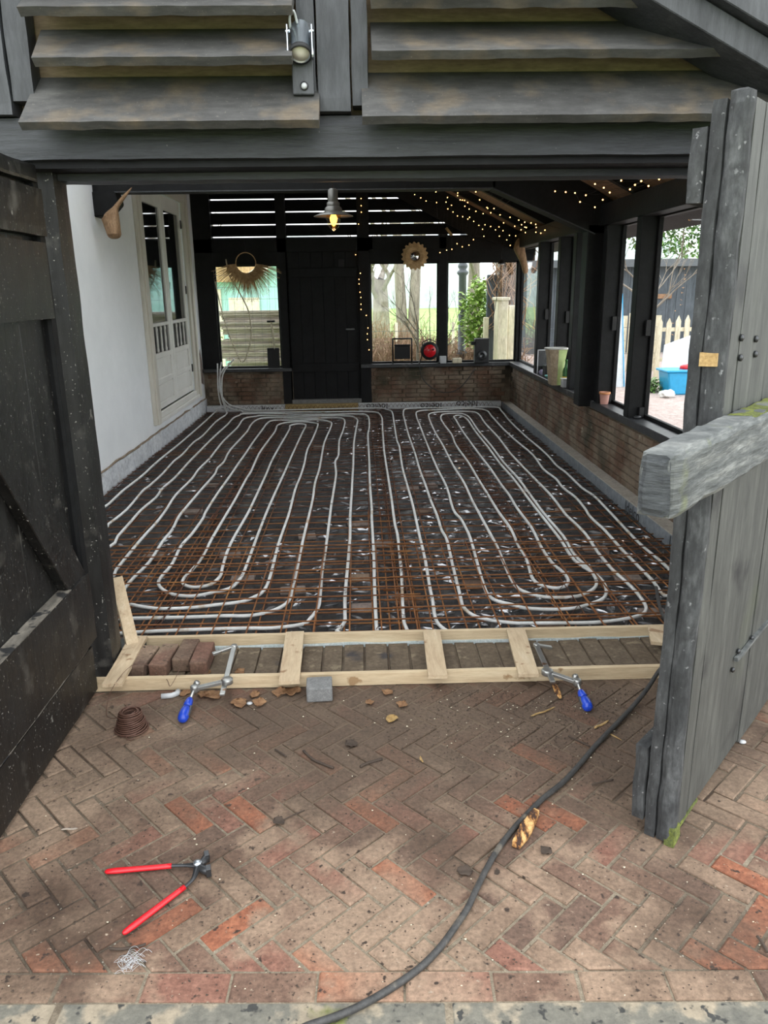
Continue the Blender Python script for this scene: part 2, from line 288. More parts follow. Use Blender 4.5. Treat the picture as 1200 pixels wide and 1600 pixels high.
m_creamw=mat('cream_rendered_wall',[(.3,(.72,.64,.50)),(.7,(.82,.74,.60))],.8,scale=3,bump=.1,coord='World')
m_pale=mat('pale_weathered_post_wood',[(.3,(.50,.44,.31)),(.7,(.72,.66,.50))],.85,scale=5,stretch=(3,3,.5),bump=.4)
m_log=mat('stacked_old_boards',[(.3,(.20,.16,.125)),(.7,(.40,.34,.28))],.85,scale=5,stretch=(.6,3,3),bump=.5)
m_shed=mat('dark_shed_boards',[(.3,(.045,.055,.065)),(.7,(.095,.11,.125))],.8,scale=2,stretch=(3,3,.5),bump=.3)
m_patio=mat('outside_patio_brick',[(.3,(.34,.26,.23)),(.7,(.50,.41,.37))],.9,scale=9,bump=.4,coord='World')
m_tub=plain('bright_blue_plastic_tub',(.02,.34,.62),.35)
m_board=plain('white_sheet_board',(.74,.78,.82),.6)
m_pink=plain('pink_terracotta',(.66,.34,.28),.7)
m_terr=plain('orange_terracotta',(.60,.25,.10),.7)
m_bag=mat('brown_paper_sack',[(.3,(.34,.26,.17)),(.7,(.50,.40,.28))],.8,scale=12,bump=.6)
m_lime=plain('lime_green_paper',(.50,.62,.26),.7)
m_wpaper=plain('white_crumpled_paper',(.82,.82,.78),.8)
m_botg=plain('green_bottle_glass',(.03,.14,.03),.08)
m_yel=plain('yellow_paper_label',(.72,.52,.05),.6)
m_teal=plain('teal_glaze',(.16,.45,.42),.3)
m_bulb=emit('warm_filament_glow',(1,.46,.09),5)
m_amber=glass('amber_tinted_jar',(1,.80,.50))
m_fairy=emit('warm_fairy_light',(1,.50,.14),7)
# ================================================================== SETTING
# ---- paving in front of the barn: herringbone of 200 x 66 bricks at 45 degrees, turned 2.2 degrees
pav=struct('paving','brown and orange brick paving laid in herringbone before the doors')
mb=MB();mb.box((-7,-4,-.14),(7,3.0,-.0045));mb.build('sand_bed',m_sand,pav)
def clip(poly,n,c):
    o=[];k=len(poly)
    for i in range(k):
        a,b=poly[i],poly[(i+1)%k];da=a[0]*n[0]+a[1]*n[1]-c;db=b[0]*n[0]+b[1]*n[1]-c
        if da>=0:o.append(a)
        if (da>=0)!=(db>=0):
            t=da/(da-db);o.append((a[0]+(b[0]-a[0])*t,a[1]+(b[1]-a[1])*t))
    return o
def area(p): return abs(sum(p[i][0]*p[(i+1)%len(p)][1]-p[(i+1)%len(p)][0]*p[i][1] for i in range(len(p))))/2
def brickprism(mb,poly,z0,z1,ch=.004,jit=.0):
    k=len(poly);cx=sum(p[0] for p in poly)/k;cy=sum(p[1] for p in poly)/k
    sc=lambda p,d:(cx+(p[0]-cx)*(1-d/max(.02,math.hypot(p[0]-cx,p[1]-cy))),cy+(p[1]-cy)*(1-d/max(.02,math.hypot(p[0]-cx,p[1]-cy))))
    tx,ty=random.uniform(-jit,jit),random.uniform(-jit,jit);tz=lambda p,z:z+(p[0]-cx)*tx+(p[1]-cy)*ty
    vs=[(*p,z0) for p in poly]+[(*p,tz(p,z1-ch)) for p in poly]+[(*sc(p,ch*1.4),tz(p,z1)) for p in poly]
    fs=[(i,(i+1)%k,k+(i+1)%k,k+i) for i in range(k)]+[(k+i,k+(i+1)%k,2*k+(i+1)%k,2*k+i) for i in range(k)]+[tuple(range(2*k,3*k))]
    mb.add(vs,fs)
rnd=random.Random(5)
def pick():
    q=rnd.random();return 0 if q<.15 else 1 if q<.50 else 2 if q<.68 else 3 if q<.84 else 4
A0=math.radians(-2.2);ed=Vector((math.cos(A0),math.sin(A0)));en=Vector((-ed.y,ed.x)) # edge direction, inward normal
Eo=Vector((0.02,1.390)) # outer edge of the border course
BW=.068;Lb=3*BW
rot=A0+math.radians(-45);ca,sa=math.cos(rot),math.sin(rot)
bricks=[]
def inview(c,mg=60):
    d=Vector((c[0],c[1],0))-EYE;w=d.dot(fwd)
    if w<.3:return None
    x=600+F*d.dot(rgt)/w;y=800-F*d.dot(upv)/w
    return (-mg<x<1200+mg and -mg<y<1600+mg),w
gap=.0035
ctr=Vector((.1,2.1))
for i in range(-48,48):
    for j in range(-48,48):
        k=(i-j)%6
        if k==0: r=(i*BW,j*BW,(i+3)*BW,(j+1)*BW)
        elif k==5: r=(i*BW,j*BW,(i+1)*BW,(j+3)*BW)
        else: continue
        g=gap;p=[(r[0]+g,r[1]+g),(r[2]-g,r[1]+g),(r[2]-g,r[3]-g),(r[0]+g,r[3]-g)]
        p=[(ctr.x+a*ca-b*sa,ctr.y+a*sa+b*ca) for a,b in p]
        c0=(sum(a for a,b in p)/4,sum(b for a,b in p)/4)
        if abs(c0[0])>3.0 or c0[1]>3.05 or c0[1]<1.2: continue
        base=Eo+en*(.079+.004)
        p=clip(p,(en.x,en.y),base.dot(en))
        if len(p)>2: p=clip(p,(0,-1),-(2.866 if c0[0]<1.9 else 2.98))
        if len(p)<3 or area(p)<.0006: continue
        c0=(sum(a for a,b in p)/len(p),sum(b for a,b in p)/len(p))
        bricks.append((c0,p))
for i in range(-16,16):
    a=Eo+ed*(i*.207+.05)
    p=[a+ed*.003,a+ed*.204,a+ed*.204+en*.077,a+ed*.003+en*.077];p=[(q.x,q.y) for q in p]
    bricks.append((((p[0][0]+p[2][0])/2,(p[0][1]+p[2][1])/2),p))
vis=[];rest=[]
for c,p in bricks:
    q=inview((c[0],c[1],0))
    hid=(c[0]<-1.2) or (c[0]-.87>0 and (c[1]-1.855)>(c[0]-.87)*1.114+.25 and c[1]>2.0 and c[0]>1.25)
    (vis if q and q[0] and not hid else rest).append((q[1] if q else 9,c,p))
vis.sort(key=lambda t:t[0]);rest+=vis[290:];vis=vis[:290]
for w,c,p in vis:
    mb=MB();brickprism(mb,p,-.06,rnd.uniform(-.003,.003),ch=.004,jit=.012)
    mb.build('brick',m_br[pick()],pav)
mb=MB()
for w,c,p in rest:
    mb.mi=pick();brickprism(mb,p,-.06,rnd.uniform(-.003,.003),ch=.004,jit=.012)
tag(mb.build('outlying_bricks',m_br,pav),kind='stuff')
kb=struct('kerb','grey mossy concrete kerb along the near edge of the brick paving')
for i in range(-4,4):
    a=Eo-en*.004+ed*(i*.9+.15);q=[a+ed*.004,a+ed*.896,a+ed*.896-en*.16,a+ed*.004-en*.16]
    mb=MB();brickprism(mb,[(p.x,p.y) for p in q][::-1],-.1,-.002,ch=.006);mb.build('kerb_slab',m_kerb,kb)
# ---- threshold course of brick on edge
th=struct('threshold','row of grimy bricks on edge forming the doorway threshold')
mb=MB();mb.box((-1.3,2.868,-.14),(2.0,3.27,-.012));mb.build('mortar_bed',m_sand,th)
x=-1.16
while x<1.85:
    w=rnd.uniform(.088,.108);mb=MB();brickprism(mb,[(x+.004,2.885),(x+w-.004,2.885),(x+w-.004,3.245),(x+.004,3.245)],-.1,rnd.uniform(-.004,.004),.006,.02);mb.build('brick',m_thr,th);x+=w
mb=MB();mb.bar((-1.19,3.02,.03),(-1.06,3.30,.03),.10,.05);mb.build('worn_sill_block',m_greydoor,th,.004)
# ---- floor: ground under black foil
bm=bmesh.new();nx,ny=120,220;vs=[]
for j in range(ny+1):
    for i in range(nx+1):
        x=-2.25+4.4*i/nx;y=3.27+7.9*j/ny;p=Vector((x*2.2,y*2.2,0))
        z=-.105+.016*noise.noise(p*1.3)+.016*abs(noise.noise(p*3.1+Vector((5,1,2))))+.012*abs(noise.noise(p*6.3+Vector((1,8,2))))
        vs.append(bm.verts.new((x,y,z)))
for j in range(ny):
    for i in range(nx): a=j*(nx+1)+i;bm.faces.new((vs[a],vs[a+1],vs[a+nx+2],vs[a+nx+1]))
fl=bobj('floor',bm,m_foil);tag(fl,'crumpled black foil spread over the floor under the rebar',None,None,'structure')
mb=MB();pr=random.Random(21)
for i in range(2300):
    x=min(1.95,max(-2.1,pr.gauss(.7,.75))) if i%5 else pr.uniform(-2.1,1.9);y=3.4+7.3*pr.random()**1.1;a=pr.uniform(-.9,.9)+(PI/2 if pr.random()<.45 else 0);L=pr.uniform(.02,.075);w=pr.uniform(.004,.014);h=w*pr.uniform(.7,1.5)
    d=Vector((math.cos(a),math.sin(a),0))*L;n_=Vector((-d.y,d.x,0)).normalized()*w;c=Vector((x,y,-.098));k=n_*pr.uniform(-.4,.4);m_=Vector((0,0,h))
    mb.add([c-d,c+d,c+n_+k,c-n_+k,c+m_-d*.3,c+m_*.8+d*.4],[(0,3,4),(3,5,4),(3,1,5),(0,4,2),(2,4,5),(2,5,1)])
tag(mb.build('foil_glint_folds',m_glint),'creases in the black floor foil, coloured pale to stand in for glints','foil folds',None,'stuff')
# ---- outside ground
gr=struct('ground')
mb=MB();mb.box((-60,11.4,-.3),(60,140,-.12));mb.build('grass_field',m_grass,gr)
mb=MB();mb.box((2.45,2.95,-.3),(30,11.4,-.09));mb.box((2.45,11.4,-.3),(12,22,-.09));mb.build('patio',m_patio,gr)
mb=MB();mb.box((-30,3.2,-.3),(-2.5,11.4,-.12));mb.box((-60,-40,-.3),(60,-4,-.13));mb.build('side_grass',m_grass,gr)
# ---- left wall with french door
wl=struct('wall_left')
mb=MB()
DY0,DY1,DZ0,DZ1=8.56,10.50,.30,2.66
mb.box((-2.5,3.1,-.3),(-2.25,DY0,3.6)).box((-2.5,DY1,-.3),(-2.25,11.35,3.6)).box((-2.5,DY0,DZ1),(-2.25,DY1,3.6)).box((-2.5,DY0,-.3),(-2.25,DY1,DZ0))
mb.build('plaster',m_white,wl)
bm=rbox((-2.26,3.1,-.12),(-2.225,11.14,.10),(1,150,4),.012,5,3);bobj('painted_base',bm,m_whitebase,wl)
mb=MB()
pts=[(-2.235,3.2+i*.1,.105+.02*noise.noise(Vector((i*.31,0,1)))) for i in range(80)];mb.tube(pts,[.008+.014*abs(noise.noise(Vector((i*.4,3,2)))) for i in range(80)],5,flat=1.0);mb.build('bare_crack',m_crack,wl)
mb=MB();mb.prism([(-2.249,10.93,.35),(-2.249,11.12,.30),(-2.249,11.1,.62),(-2.249,11.02,.80),(-2.249,10.95,.72),(-2.249,10.97,.5)],(.004,0,0));mb.build('flaked_patch',m_block,wl)
d2=struct('door_2','white glazed french double door in the left white wall')
mb=MB()
for o,w in ((.035,.0),(.055,.05)):
    a=.26-w;mb.box((-2.25,DY0-a,.19),(-2.25+o,DY0-a+.09,DZ1+.2)).box((-2.25,DY1+a-.09+.0,.19),(-2.25+o,DY1+a,DZ1+.2))
mb.box((-2.25,DY0-.12,.2),(-2.22,DY0,DZ1+.1)).box((-2.25,DY1,.2),(-2.22,DY1+.12,DZ1+.1)).box((-2.25,DY0-.26,DZ1),(-2.21,DY1+.26,DZ1+.16))
mb.build('door_casing',m_creamc,d2,.006)
mb=MB();mb.box((-2.30,DY0-.1,.19),(-2.20,DY1+.1,.235)).box((-2.30,DY0,.235),(-2.225,DY1,.30));mb.build('door_sill',m_cream,d2,.006)
for k in range(2):
    y0=DY0+.005+k*.97;y1=y0+.955;X0,X1=-2.30,-2.262
    st=MB();w=.10
    st.box((X0,y0,.305),(X1,y0+w,2.655)).box((X0,y1-w,.305),(X1,y1,2.655))
    st.box((X0,y0+w,2.50),(X1,y1-w,2.655)).box((X0,y0+w,1.21),(X1+.006,y1-w,1.25)).box((X0,y0+w,.86),(X1,y1-w,.92)).box((X0,y0+w,.305),(X1,y1-w,.38)).box((X0,y0+w,.585),(X1,y1-w,.64))
    lf=st.build('door_leaf',m_cream,d2,.006)
    mb=MB();mb.box((X0+.012,y0+w,1.25),(X0+.018,y1-w,2.5)).box((X0+.012,y0+w,.92),(X0+.018,y1-w,1.21));mb.build('pane',m_dglass,lf)
    mb=MB();mb.box((X0+.010,y0+w,.38),(X0+.02,y1-w,.86));mb.build('recessed_panel',m_cream,lf)
    mb=MB();mb.box((X0+.02,y0+w+.05,.655),(X0+.030,y1-w-.05,.84)).box((X0+.02,y0+w+.02,.395),(X0+.034,y1-w-.02,.57));mb.build('raised_field',m_cream,lf,.004)
    for b in range(3):
        yy=y0+w+(b+1)*(y1-y0-2*w)/4;mb=MB();mb.lathe((X0+.03,yy,.92),[(.012,0),(.016,.03),(.011,.06),(.014,.145),(.011,.23),(.016,.26),(.012,.29)],8);mb.build('baluster',m_cream,lf)
    if k==1:
        for z in (2.35,1.55,.55):
            mb=MB();mb.box((-2.262,y1-.01,z),(-2.250,y1+.012,z+.10));mb.build('hinge',m_dsteel,lf)
# ---- back wall (inner face y=11.15)
YB=11.15
wb=struct('wall_back')
mb=MB();mb.box((-2.25,YB+.02,-.2),(-.98,YB+.24,.47)).box((-.02,YB+.02,-.2),(2.45,YB+.24,.50)).box((-.99,YB+.02,-.2),(0,YB+.24,.05));mb.build('plastered_low_wall',m_mort,wb)
bm_=MB();brickprism(bm_,[(-.098,-.026),(.098,-.026),(.098,.026),(-.098,.026)],0,.024,.005)
bm_.xf(Matrix.Rotation(PI/2,4,'X'));bmesh_me=[bm_.mesh('brick',m_wbr)]
def wallbrick(p,rz,par,sx=1):
    o=bpy.data.objects.new('brick',bmesh_me[0]);C.objects.link(o);o.location=p;o.rotation_euler=(rnd.uniform(-.02,.02),0,rz+rnd.uniform(-.02,.02));o.scale=(sx,1,1);o.parent=par
for x0,x1,zt in ((-2.14,-1.01,.46),(.02,2.12,.49)):
    z=-.06;r=0
    while z<zt-.03:
        x=x0+(.05 if r%2 else .10)
        while x<x1-.05:
            s=1 if x+.10<x1 else .5
            wallbrick((x,YB+.028+rnd.uniform(-.003,.003),z+.03),0,wb,s);x+=.207
        z+=.062;r+=1
mb=MB()
for x0,x1,z0,z1 in ((-2.25,-2.0,.5,3.0),(-1.12,-.985,.0,3.1),(-.02,.15,.0,3.4),(1.11,1.23,.5,2.3),(2.225,2.30,.5,2.3)): mb.box((x0,YB,z0),(x1,YB+.16,z1))
mb.box((-2.25,YB+.002,1.92),(-.98,YB+.15,2.12)).box((.13,YB+.002,1.93),(2.45,YB+.15,2.13)).box((-2.25,YB,2.08),(.2,YB+.14,2.26)).box((.1,YB,2.1),(2.4,YB+.14,2.26)).box((-2.25,YB,2.83),(.6,YB+.15,3.6))
mb.box((-1.01,YB+.0,-.08),(-.985,YB+.2,2.1)).box((-.03,YB+.0,-.08),(0,YB+.2,2.1))
mb.build('timber_frame',m_black,wb,.005)
mb=MB();mb.prism([(.43,YB-.02,2.82),(1.54,YB-.02,2.26),(2.45,YB-.02,2.0),(2.45,YB-.02,2.26),(.43,YB-.02,3.3)],(0,.03,0));mb.build('gable_rafter',m_black,wb)
for xa,xb in ((-2.03,-1.10),(-.985,-.02),(.13,1.6)):
    zz=[2.24,2.288,2.444,2.606,2.768,2.86]
    for i in range(5):
        mb=MB();z0=zz[i]+(.006 if i else 0);z1=zz[i+1]-.006
        mb.prism([(xa,YB+.05,z0),(xa,YB+.09,z0),(xa,YB+.13,z1),(xa,YB+.09,z1)],(xb-xa,0,0));mb.build('louver_slat',m_black,wb)
mb=MB();mb.box((-2.25,YB-.07,.47),(-.985,YB+.10,.515));mb.build('window_sill',m_sill,wb,.004)
mb=MB();mb.box((.0,YB-.07,.50),(2.2,YB+.10,.55));mb.build('window_sill',m_sill,wb,.004)
mb=MB();mb.box((-1.0,YB-.01,-.02),(0.0,YB+.12,.06));mb.build('door_step',m_conc,wb)
d1=struct('door_1','black boarded back door between the windows of the back wall')
for i in range(6):
    mb=MB();w=.96/6;mb.box((-.985+i*w+.002,YB+.03,.065),(-.985+(i+1)*w-.002,YB+.07,2.09));mb.build('plank',m_black,d1,.003)
mb=MB();mb.box((-.99,YB+.07,.05),(-.01,YB+.09,2.12));mb.build('added_light_stop',m_black,d1)  # added sheet that stops daylight showing between the planks
for z in (.45,1.75):
    mb=MB();mb.box((-.97,YB+.0,z),(-.03,YB+.03,z+.12));mb.build('ledge',m_black,d1,.003)
mb=MB();mb.box((-.12,YB-.02,1.03),(-.08,YB+.03,1.05)).box((-.2,YB-.03,1.03),(-.08,YB-.015,1.05));mb.build('door_handle',m_dsteel,d1)
mb=MB();mb.box((-.28,YB+.015,1.88),(-.2,YB+.032,1.98));mb.build('latch_plate',m_kbox,d1)
def window(name,lo,hi,axis,label=None,w=.045):
    wd=struct(name,label);a=0 if axis=='x' else 1;b=1-a
    f=MB();d0=lo[b];d1_=hi[b]
    def bx(u0,u1,z0,z1,e=0):
        l=[0,0,z0];h=[0,0,z1];l[a]=u0;h[a]=u1;l[b]=d0-e;h[b]=d1_+e;f.box(l,h)
    bx(lo[a],lo[a]+w,lo[2],hi[2]);bx(hi[a]-w,hi[a],lo[2],hi[2]);bx(lo[a]+w,hi[a]-w,lo[2],lo[2]+w*1.3);bx(lo[a]+w,hi[a]-w,hi[2]-w,hi[2])
    f.build('window_frame',m_black,wd,.004)
    p=MB();l=[0,0,lo[2]+w];h=[0,0,hi[2]-w];l[a]=lo[a]+w;h[a]=hi[a]-w;m=(d0+d1_)/2;l[b]=m-.002;h[b]=m+.002;p.box(l,h);p.build('pane',m_glass,wd)
    return wd
window('window_1',(-2.0,YB+.04,.515),(-1.12,YB+.09,1.92),'x','black framed window left of the back door',.02)
window('window_2',(.15,YB+.04,.55),(1.11,YB+.09,1.93),'x','black framed window right of the back door',.02)
window('window_3',(1.23,YB+.04,.55),(2.225,YB+.09,1.93),'x','black framed window in the right part of the back wall',.02)
# ---- right wall
wr=struct('wall_right')
mb=MB();mb.box((2.16,3.1,-.3),(2.46,11.4,.49));mb.build('low_wall_core',m_mort,wr)
z=-.02;r=0
while z<.43:
    y=4.3+(.1 if r%2 else 0)
    while y<11.05:
        wallbrick((2.170+rnd.uniform(-.003,.003),y,z+.03),-PI/2,wr);y+=.208
    z+=.062;r+=1
mb=MB();mb.box((2.13,3.2,.492),(2.36,11.15,.555));mb.build('window_sill',m_sill,wr,.006)
mb=MB();mb.box((2.12,3.1,2.08),(2.38,11.15,2.26)).box((2.3,3.1,2.2),(2.46,11.15,2.5));mb.build('wall_plate',m_black,wr,.006)
PY=[3.3,4.0,4.8,6.1,6.93,7.9,8.52,9.48]
for y in PY:
    mb=MB();mb.box((2.14,y,.555),(2.28,y+.11,2.09));mb.build('post',m_black,wr,.005)
    if 5<y<10:
        mb=MB();mb.box((2.225,y-.03,1.20),(2.262,y,1.32)).box((2.225,y-.03,.56),(2.262,y+.0,.64));mb.build('casement_catch',m_kbox,wr)
ends=PY[1:]+[11.15]
n_=4
for y0,y1 in zip(PY,ends):
    window('window_%d'%n_,(2.265,y0+.11,.555),(2.30,y1,2.09),'y',None,.022);n_+=1
# ---- front wall: jambs, lintel, gable with louvers
wf=struct('wall_front')
bobj('lintel',rbox((-3.2,2.88,2.015),(3.2,3.05,2.150),(90,3,4),.003,9,2,.006),m_lintel,wf)
bobj('door_stop',rbox((-1.2,3.05,1.968),(2.05,3.16,2.032),(50,2,2),.004,8,5,.006),m_lintel,wf)
mb=MB();mb.box((-3.2,2.92,1.995),(3.2,3.05,2.018));mb.build('lintel_rebate',m_black,wf)
bobj('door_jamb',rbox((-1.30,3.0,-.1),(-1.082,3.14,2.0),(3,2,40),.004,6,9,.008),m_blackv,wf)
bobj('door_jamb',rbox((1.93,3.0,-.1),(2.12,3.14,2.0),(3,2,40),.004,6,9,.008),m_blackv,wf)
mb=MB();mb.box((-3.2,3.0,-.1),(-1.25,3.12,2.02));mb.box((2.05,3.0,-.1),(3.2,3.12,2.02));mb.box((-3.2,2.94,2.16),(3.2,3.14,3.6));mb.build('inner_boarding',m_brownback,wf)
for x0,x1 in ((-2.2,-1.30),(2.14,3.2)):
    n=int((x1-x0)/.18)
    for i in range(n):
        w=(x1-x0)/n;mb=MB();mb.box((x0+i*w+.003,2.965,0),(x0+(i+1)*w-.003,3.0,2.0));mb.build('plank',m_black,wf,.003)
for x0,x1,yf,z0 in ((-1.7,-1.135,2.845,2.15),(-.124,-.014,2.845,2.15)):
    bobj('gable_post',rbox((x0,yf,z0),(x1,3.02,3.4),(4,2,30),.003,9,4,.004),m_post,wf)
for x0,x1,z0 in ((-1.132,-1.058,2.19),(-.188,-.127,2.17),(-.010,.046,2.17)):
    bobj('gable_strip',rbox((x0,2.855,z0),(x1,2.93,3.3),(2,1,30),.003,9,6,.003),m_post,wf)
def louver(x0,x1,zb,zt,xt0=None,xt1=None):
    xt0=x0 if xt0 is None else xt0;xt1=x1 if xt1 is None else xt1;n=40;vs=[];fs=[]
    for i in range(n+1):
        t=i/n;xb=x0+(x1-x0)*t;xt=xt0+(xt1-xt0)*t;w=.003*noise.noise(Vector((xb*5,zb*9,0)));w2=.002*noise.noise(Vector((xb*13,zb*9,4)))
        vs+=[(xt,2.935,zt),(xb,2.722+w,zb+w2),(xb,2.748+w,zb-.019+w2*2),(xt,2.935,zt-.045)]
    for i in range(n):
        for j in range(4): fs.append((i*4+j,i*4+(j+1)%4,(i+1)*4+(j+1)%4,(i+1)*4+j))
    fs+=[(0,1,2,3),(n*4,n*4+3,n*4+2,n*4+1)]
    mb=MB();mb.add(vs,fs);mb.build('louver_board',m_louv,wf)
louver(-1.072,-.118,2.104,2.281);louver(-1.005,-.196,2.286,2.423,-1.04,-.20);louver(-1.03,-.19,2.425,2.57);louver(-1.03,-.19,2.58,2.72)
louver(.022,2.0,2.113,2.289);louver(.056,1.20,2.300,2.44,.056,1.35);louver(.056,1.0,2.442,2.58);louver(.056,.8,2.60,2.74)
def seg(a,b,w0,w1,y0,y1,name,m):
    a=Vector((a[0],0,a[1]));b=Vector((b[0],0,b[1]));d=(b-a).normalized();n=Vector((-d.z,0,d.x))
    if n.z<0:n=-n
    p=[a+n*w0,b+n*w0,b+n*w1,a+n*w1];mb=MB();mb.prism([(q.x,y0,q.z) for q in p],(0,y1-y0,0));return mb.build(name,m,wf,.003)
seg((.4,2.672),(2.6,1.572),0,.075,2.66,2.9,'barge_board',m_post)
seg((.4,2.672),(2.6,1.572),.08,.30,2.62,2.9,'barge_board',m_post)
# ---- truss
tr=struct('trim_1','black tie beam truss crossing the room behind the doorway')
mb=MB();mb.box((-2.25,7.1,2.40),(1.2,7.3,2.78));mb.build('tie_beam',m_black,tr,.01)
mb=MB();mb.prism([(1.16,7.1,2.40),(2.08,7.1,2.015),(2.2,7.1,2.02),(2.2,7.1,2.30),(1.7,7.1,2.62),(1.16,7.1,2.78)],(0,.2,0));mb.build('brace',m_black,tr,.01)
mb=MB();mb.box((2.02,7.1,.50),(2.17,7.28,2.1));mb.build('post',m_black,tr,.008)
mb=MB();mb.prism([(-2.25,7.08,2.41),(-2.06,7.08,2.41),(-2.04,7.08,2.31),(-2.13,7.08,2.22),(-2.25,7.08,2.20)],(0,.2,0));mb.build('corbel',m_black,tr,.01)
mb=MB();mb.bar((-2.2,7.095,2.402),(1.165,7.095,2.402),.006,.010);mb.bar((1.165,7.095,2.402),(2.08,7.095,2.018),.006,.010);mb.build('worn_edge',m_post,tr)
# ---- ceiling / roof
ce=struct('ceiling')
ROOF=lambda x:3.42-.5*x if x>-.1 else 3.47+.2*(x+.1)
y=3.14;i=0
while y<11.2:
    w=.205+rnd.uniform(-.02,.02);mb=MB();dz=rnd.uniform(-.004,.004)
    mb.prism([(-.1,y,ROOF(-.1)+dz),(2.3,y,ROOF(2.3)+dz),(2.3,y,ROOF(2.3)+.02+dz),(-.1,y,ROOF(-.1)+.02+dz)],(0,w-.008,0));mb.build('roof_board',m_roofb,ce);y+=w
mb=MB();mb.prism([(-.1,3.0,3.50),(2.8,3.0,2.05),(2.8,3.0,2.12),(-.1,3.0,3.57)],(0,8.6,0));mb.build('roof_cover',m_black,ce)
for y in (4.3,5.3,6.25,8.2,9.2,10.2):
    mb=MB();mb.prism([(-.1,y,3.47),(2.3,y,2.27),(2.3,y,2.17),(-.1,y,3.37)],(0,.07,0));mb.build('rafter',m_black,ce)
# left roof slope, opened for an added, unseen rooflight that lights the white wall
mb=MB();SK=(3.4,6.85,-2.2,-.2)
def slab(x0,x1,y0,y1): mb.prism([(x0,y0,ROOF(x0)+.0),(x1,y0,ROOF(x1)+.0),(x1,y0,ROOF(x1)+.08),(x0,y0,ROOF(x0)+.08)],(0,y1-y0,0))
slab(-2.5,-.1,3.0,SK[0]);slab(-2.5,-.1,SK[1],11.6);slab(-2.5,SK[2],SK[0],SK[1]);slab(SK[3],-.1,SK[0],SK[1]);mb.build('roof_slope',m_black,ce)
sk=struct('window_20','added unseen rooflight above the front bay, daylight for the white wall')
mb=MB();mb.prism([(SK[2],SK[0],ROOF(SK[2])+.05),(SK[3],SK[0],ROOF(SK[3])+.05),(SK[3],SK[0],ROOF(SK[3])+.055),(SK[2],SK[0],ROOF(SK[2])+.055)],(0,SK[1]-SK[0],0));mb.build('pane',m_glass,sk)
mb=MB()
for yy in (3.4,4.55,5.7,6.79): mb.prism([(SK[2],yy,ROOF(SK[2])+.0),(SK[3],yy,ROOF(SK[3])+.0),(SK[3],yy,ROOF(SK[3])+.06),(SK[2],yy,ROOF(SK[2])+.06)],(0,.06,0))
mb.build('window_frame',m_black,sk)
# ---- edge insulation strips (trim)
t2=struct('trim_2','grey edge insulation strip with dark print along the right wall')
y=3.3
while y<11.0:
    L=min(1.22,11.03-y);mb=MB();mb.box((2.02,y+.002,-.11),(2.135,y+L-.003,-.002));mb.build('insulation_strip',m_strip,t2,.004)
    mb=MB();mb.box((2.021,y+.002,-.004),(2.13,y+L-.003,.004));mb.build('strip_top',m_striptop,t2);y+=1.22
t3=struct('trim_3','white printed insulation strip along the foot of the back wall')
for x0,x1,m in ((-2.22,-1.10,m_stripw),(-1.10,-.05,m_striptan),(-.05,1.05,m_stripw),(1.05,2.02,m_stripw)):
    mb=MB();mb.box((x0+.002,11.05,-.11),(x1-.002,11.14,.0));mb.build('insulation_strip',m,t3,.003)
def text(s,loc,rot,size,par,m=None,name='printed_word',ext=.0005):
    cu=bpy.data.curves.new(name,'FONT');cu.body=s;cu.size=size;cu.extrude=ext;cu.align_x='CENTER';cu.align_y='CENTER';cu.materials.append(m or m_ink)
    o=bpy.data.objects.new(name,cu);C.objects.link(o);o.location=loc;o.rotation_euler=rot;o.parent=par;return o
text('Idelco',(.22,11.047,-.045),(PI/2,PI,0),.13,t3);text('Idelco',(1.0,11.047,-.05),(PI/2,PI,0),.13,t3);text('Idelco',(1.52,11.047,-.03),(PI/2,PI,0),.13,t3)
text('Jtnx',(-1.35,11.047,-.05),(PI/2,0,0),.12,t3)
text('Idelco',(2.018,4.62,-.06),(PI/2,0,-PI/2),.13,t2);text('Idelco',(2.018,5.5,-.06),(PI/2,0,-PI/2),.13,t2)

# ================================================================== BARN DOOR LEAVES
dl=struct('door_3','black tarred left barn door leaf opened outward, braced inner face showing');dl['category']='barn door'
yy=1.36
while yy<2.90:
    w=.22;mb=MB();mb.box((-1.175,yy+.002,.02),(-1.142,min(yy+w,2.93)-.002,2.0));mb.build('plank',m_blackv,dl,.003);yy+=w
def lb(name,y0,y1,z0,z1,x1=-1.10,amp=.003,m=None,sd=1): return bobj(name,rbox((-1.143,y0,z0),(x1,y1,z1),(2,24,5),amp,7,sd,.004),m or m_blackv,dl)
lb('ledge',1.38,2.90,1.945,2.003,-1.10,sd=1);lb('ledge',1.38,2.925,1.772,1.932,-1.098,sd=2);lb('ledge',1.38,2.90,1.492,1.752,-1.10,sd=3)
lb('bottom_rail',1.38,2.89,.235,.520,-1.092,sd=5);lb('bottom_board',1.38,2.86,.02,.215,-1.105,sd=6)
lb('hinge_stile',2.885,2.935,.24,1.98,-1.112,sd=7,m=m_black)
mb=MB();mb.prism([(-1.142,2.003,1.49),(-1.142,2.232,1.49),(-1.142,2.89,.50),(-1.142,2.69,.521)],(.040,0,0));mb.build('brace',m_blackv,dl,.003)
mb=MB();mb.box((-1.14,1.42,.519),(-1.094,2.70,.523));mb.build('lit_rail_top',m_litedge,dl)  # pale slab painting the lit top of the bottom rail
mb=MB();mb.tube([(-1.103,1.5+i*.1,.226+.002*(i%2)) for i in range(14)],.004,5);mb.build('lit_gap_line',m_litedge,dl)  # pale line painting the light caught in the gap below the rail
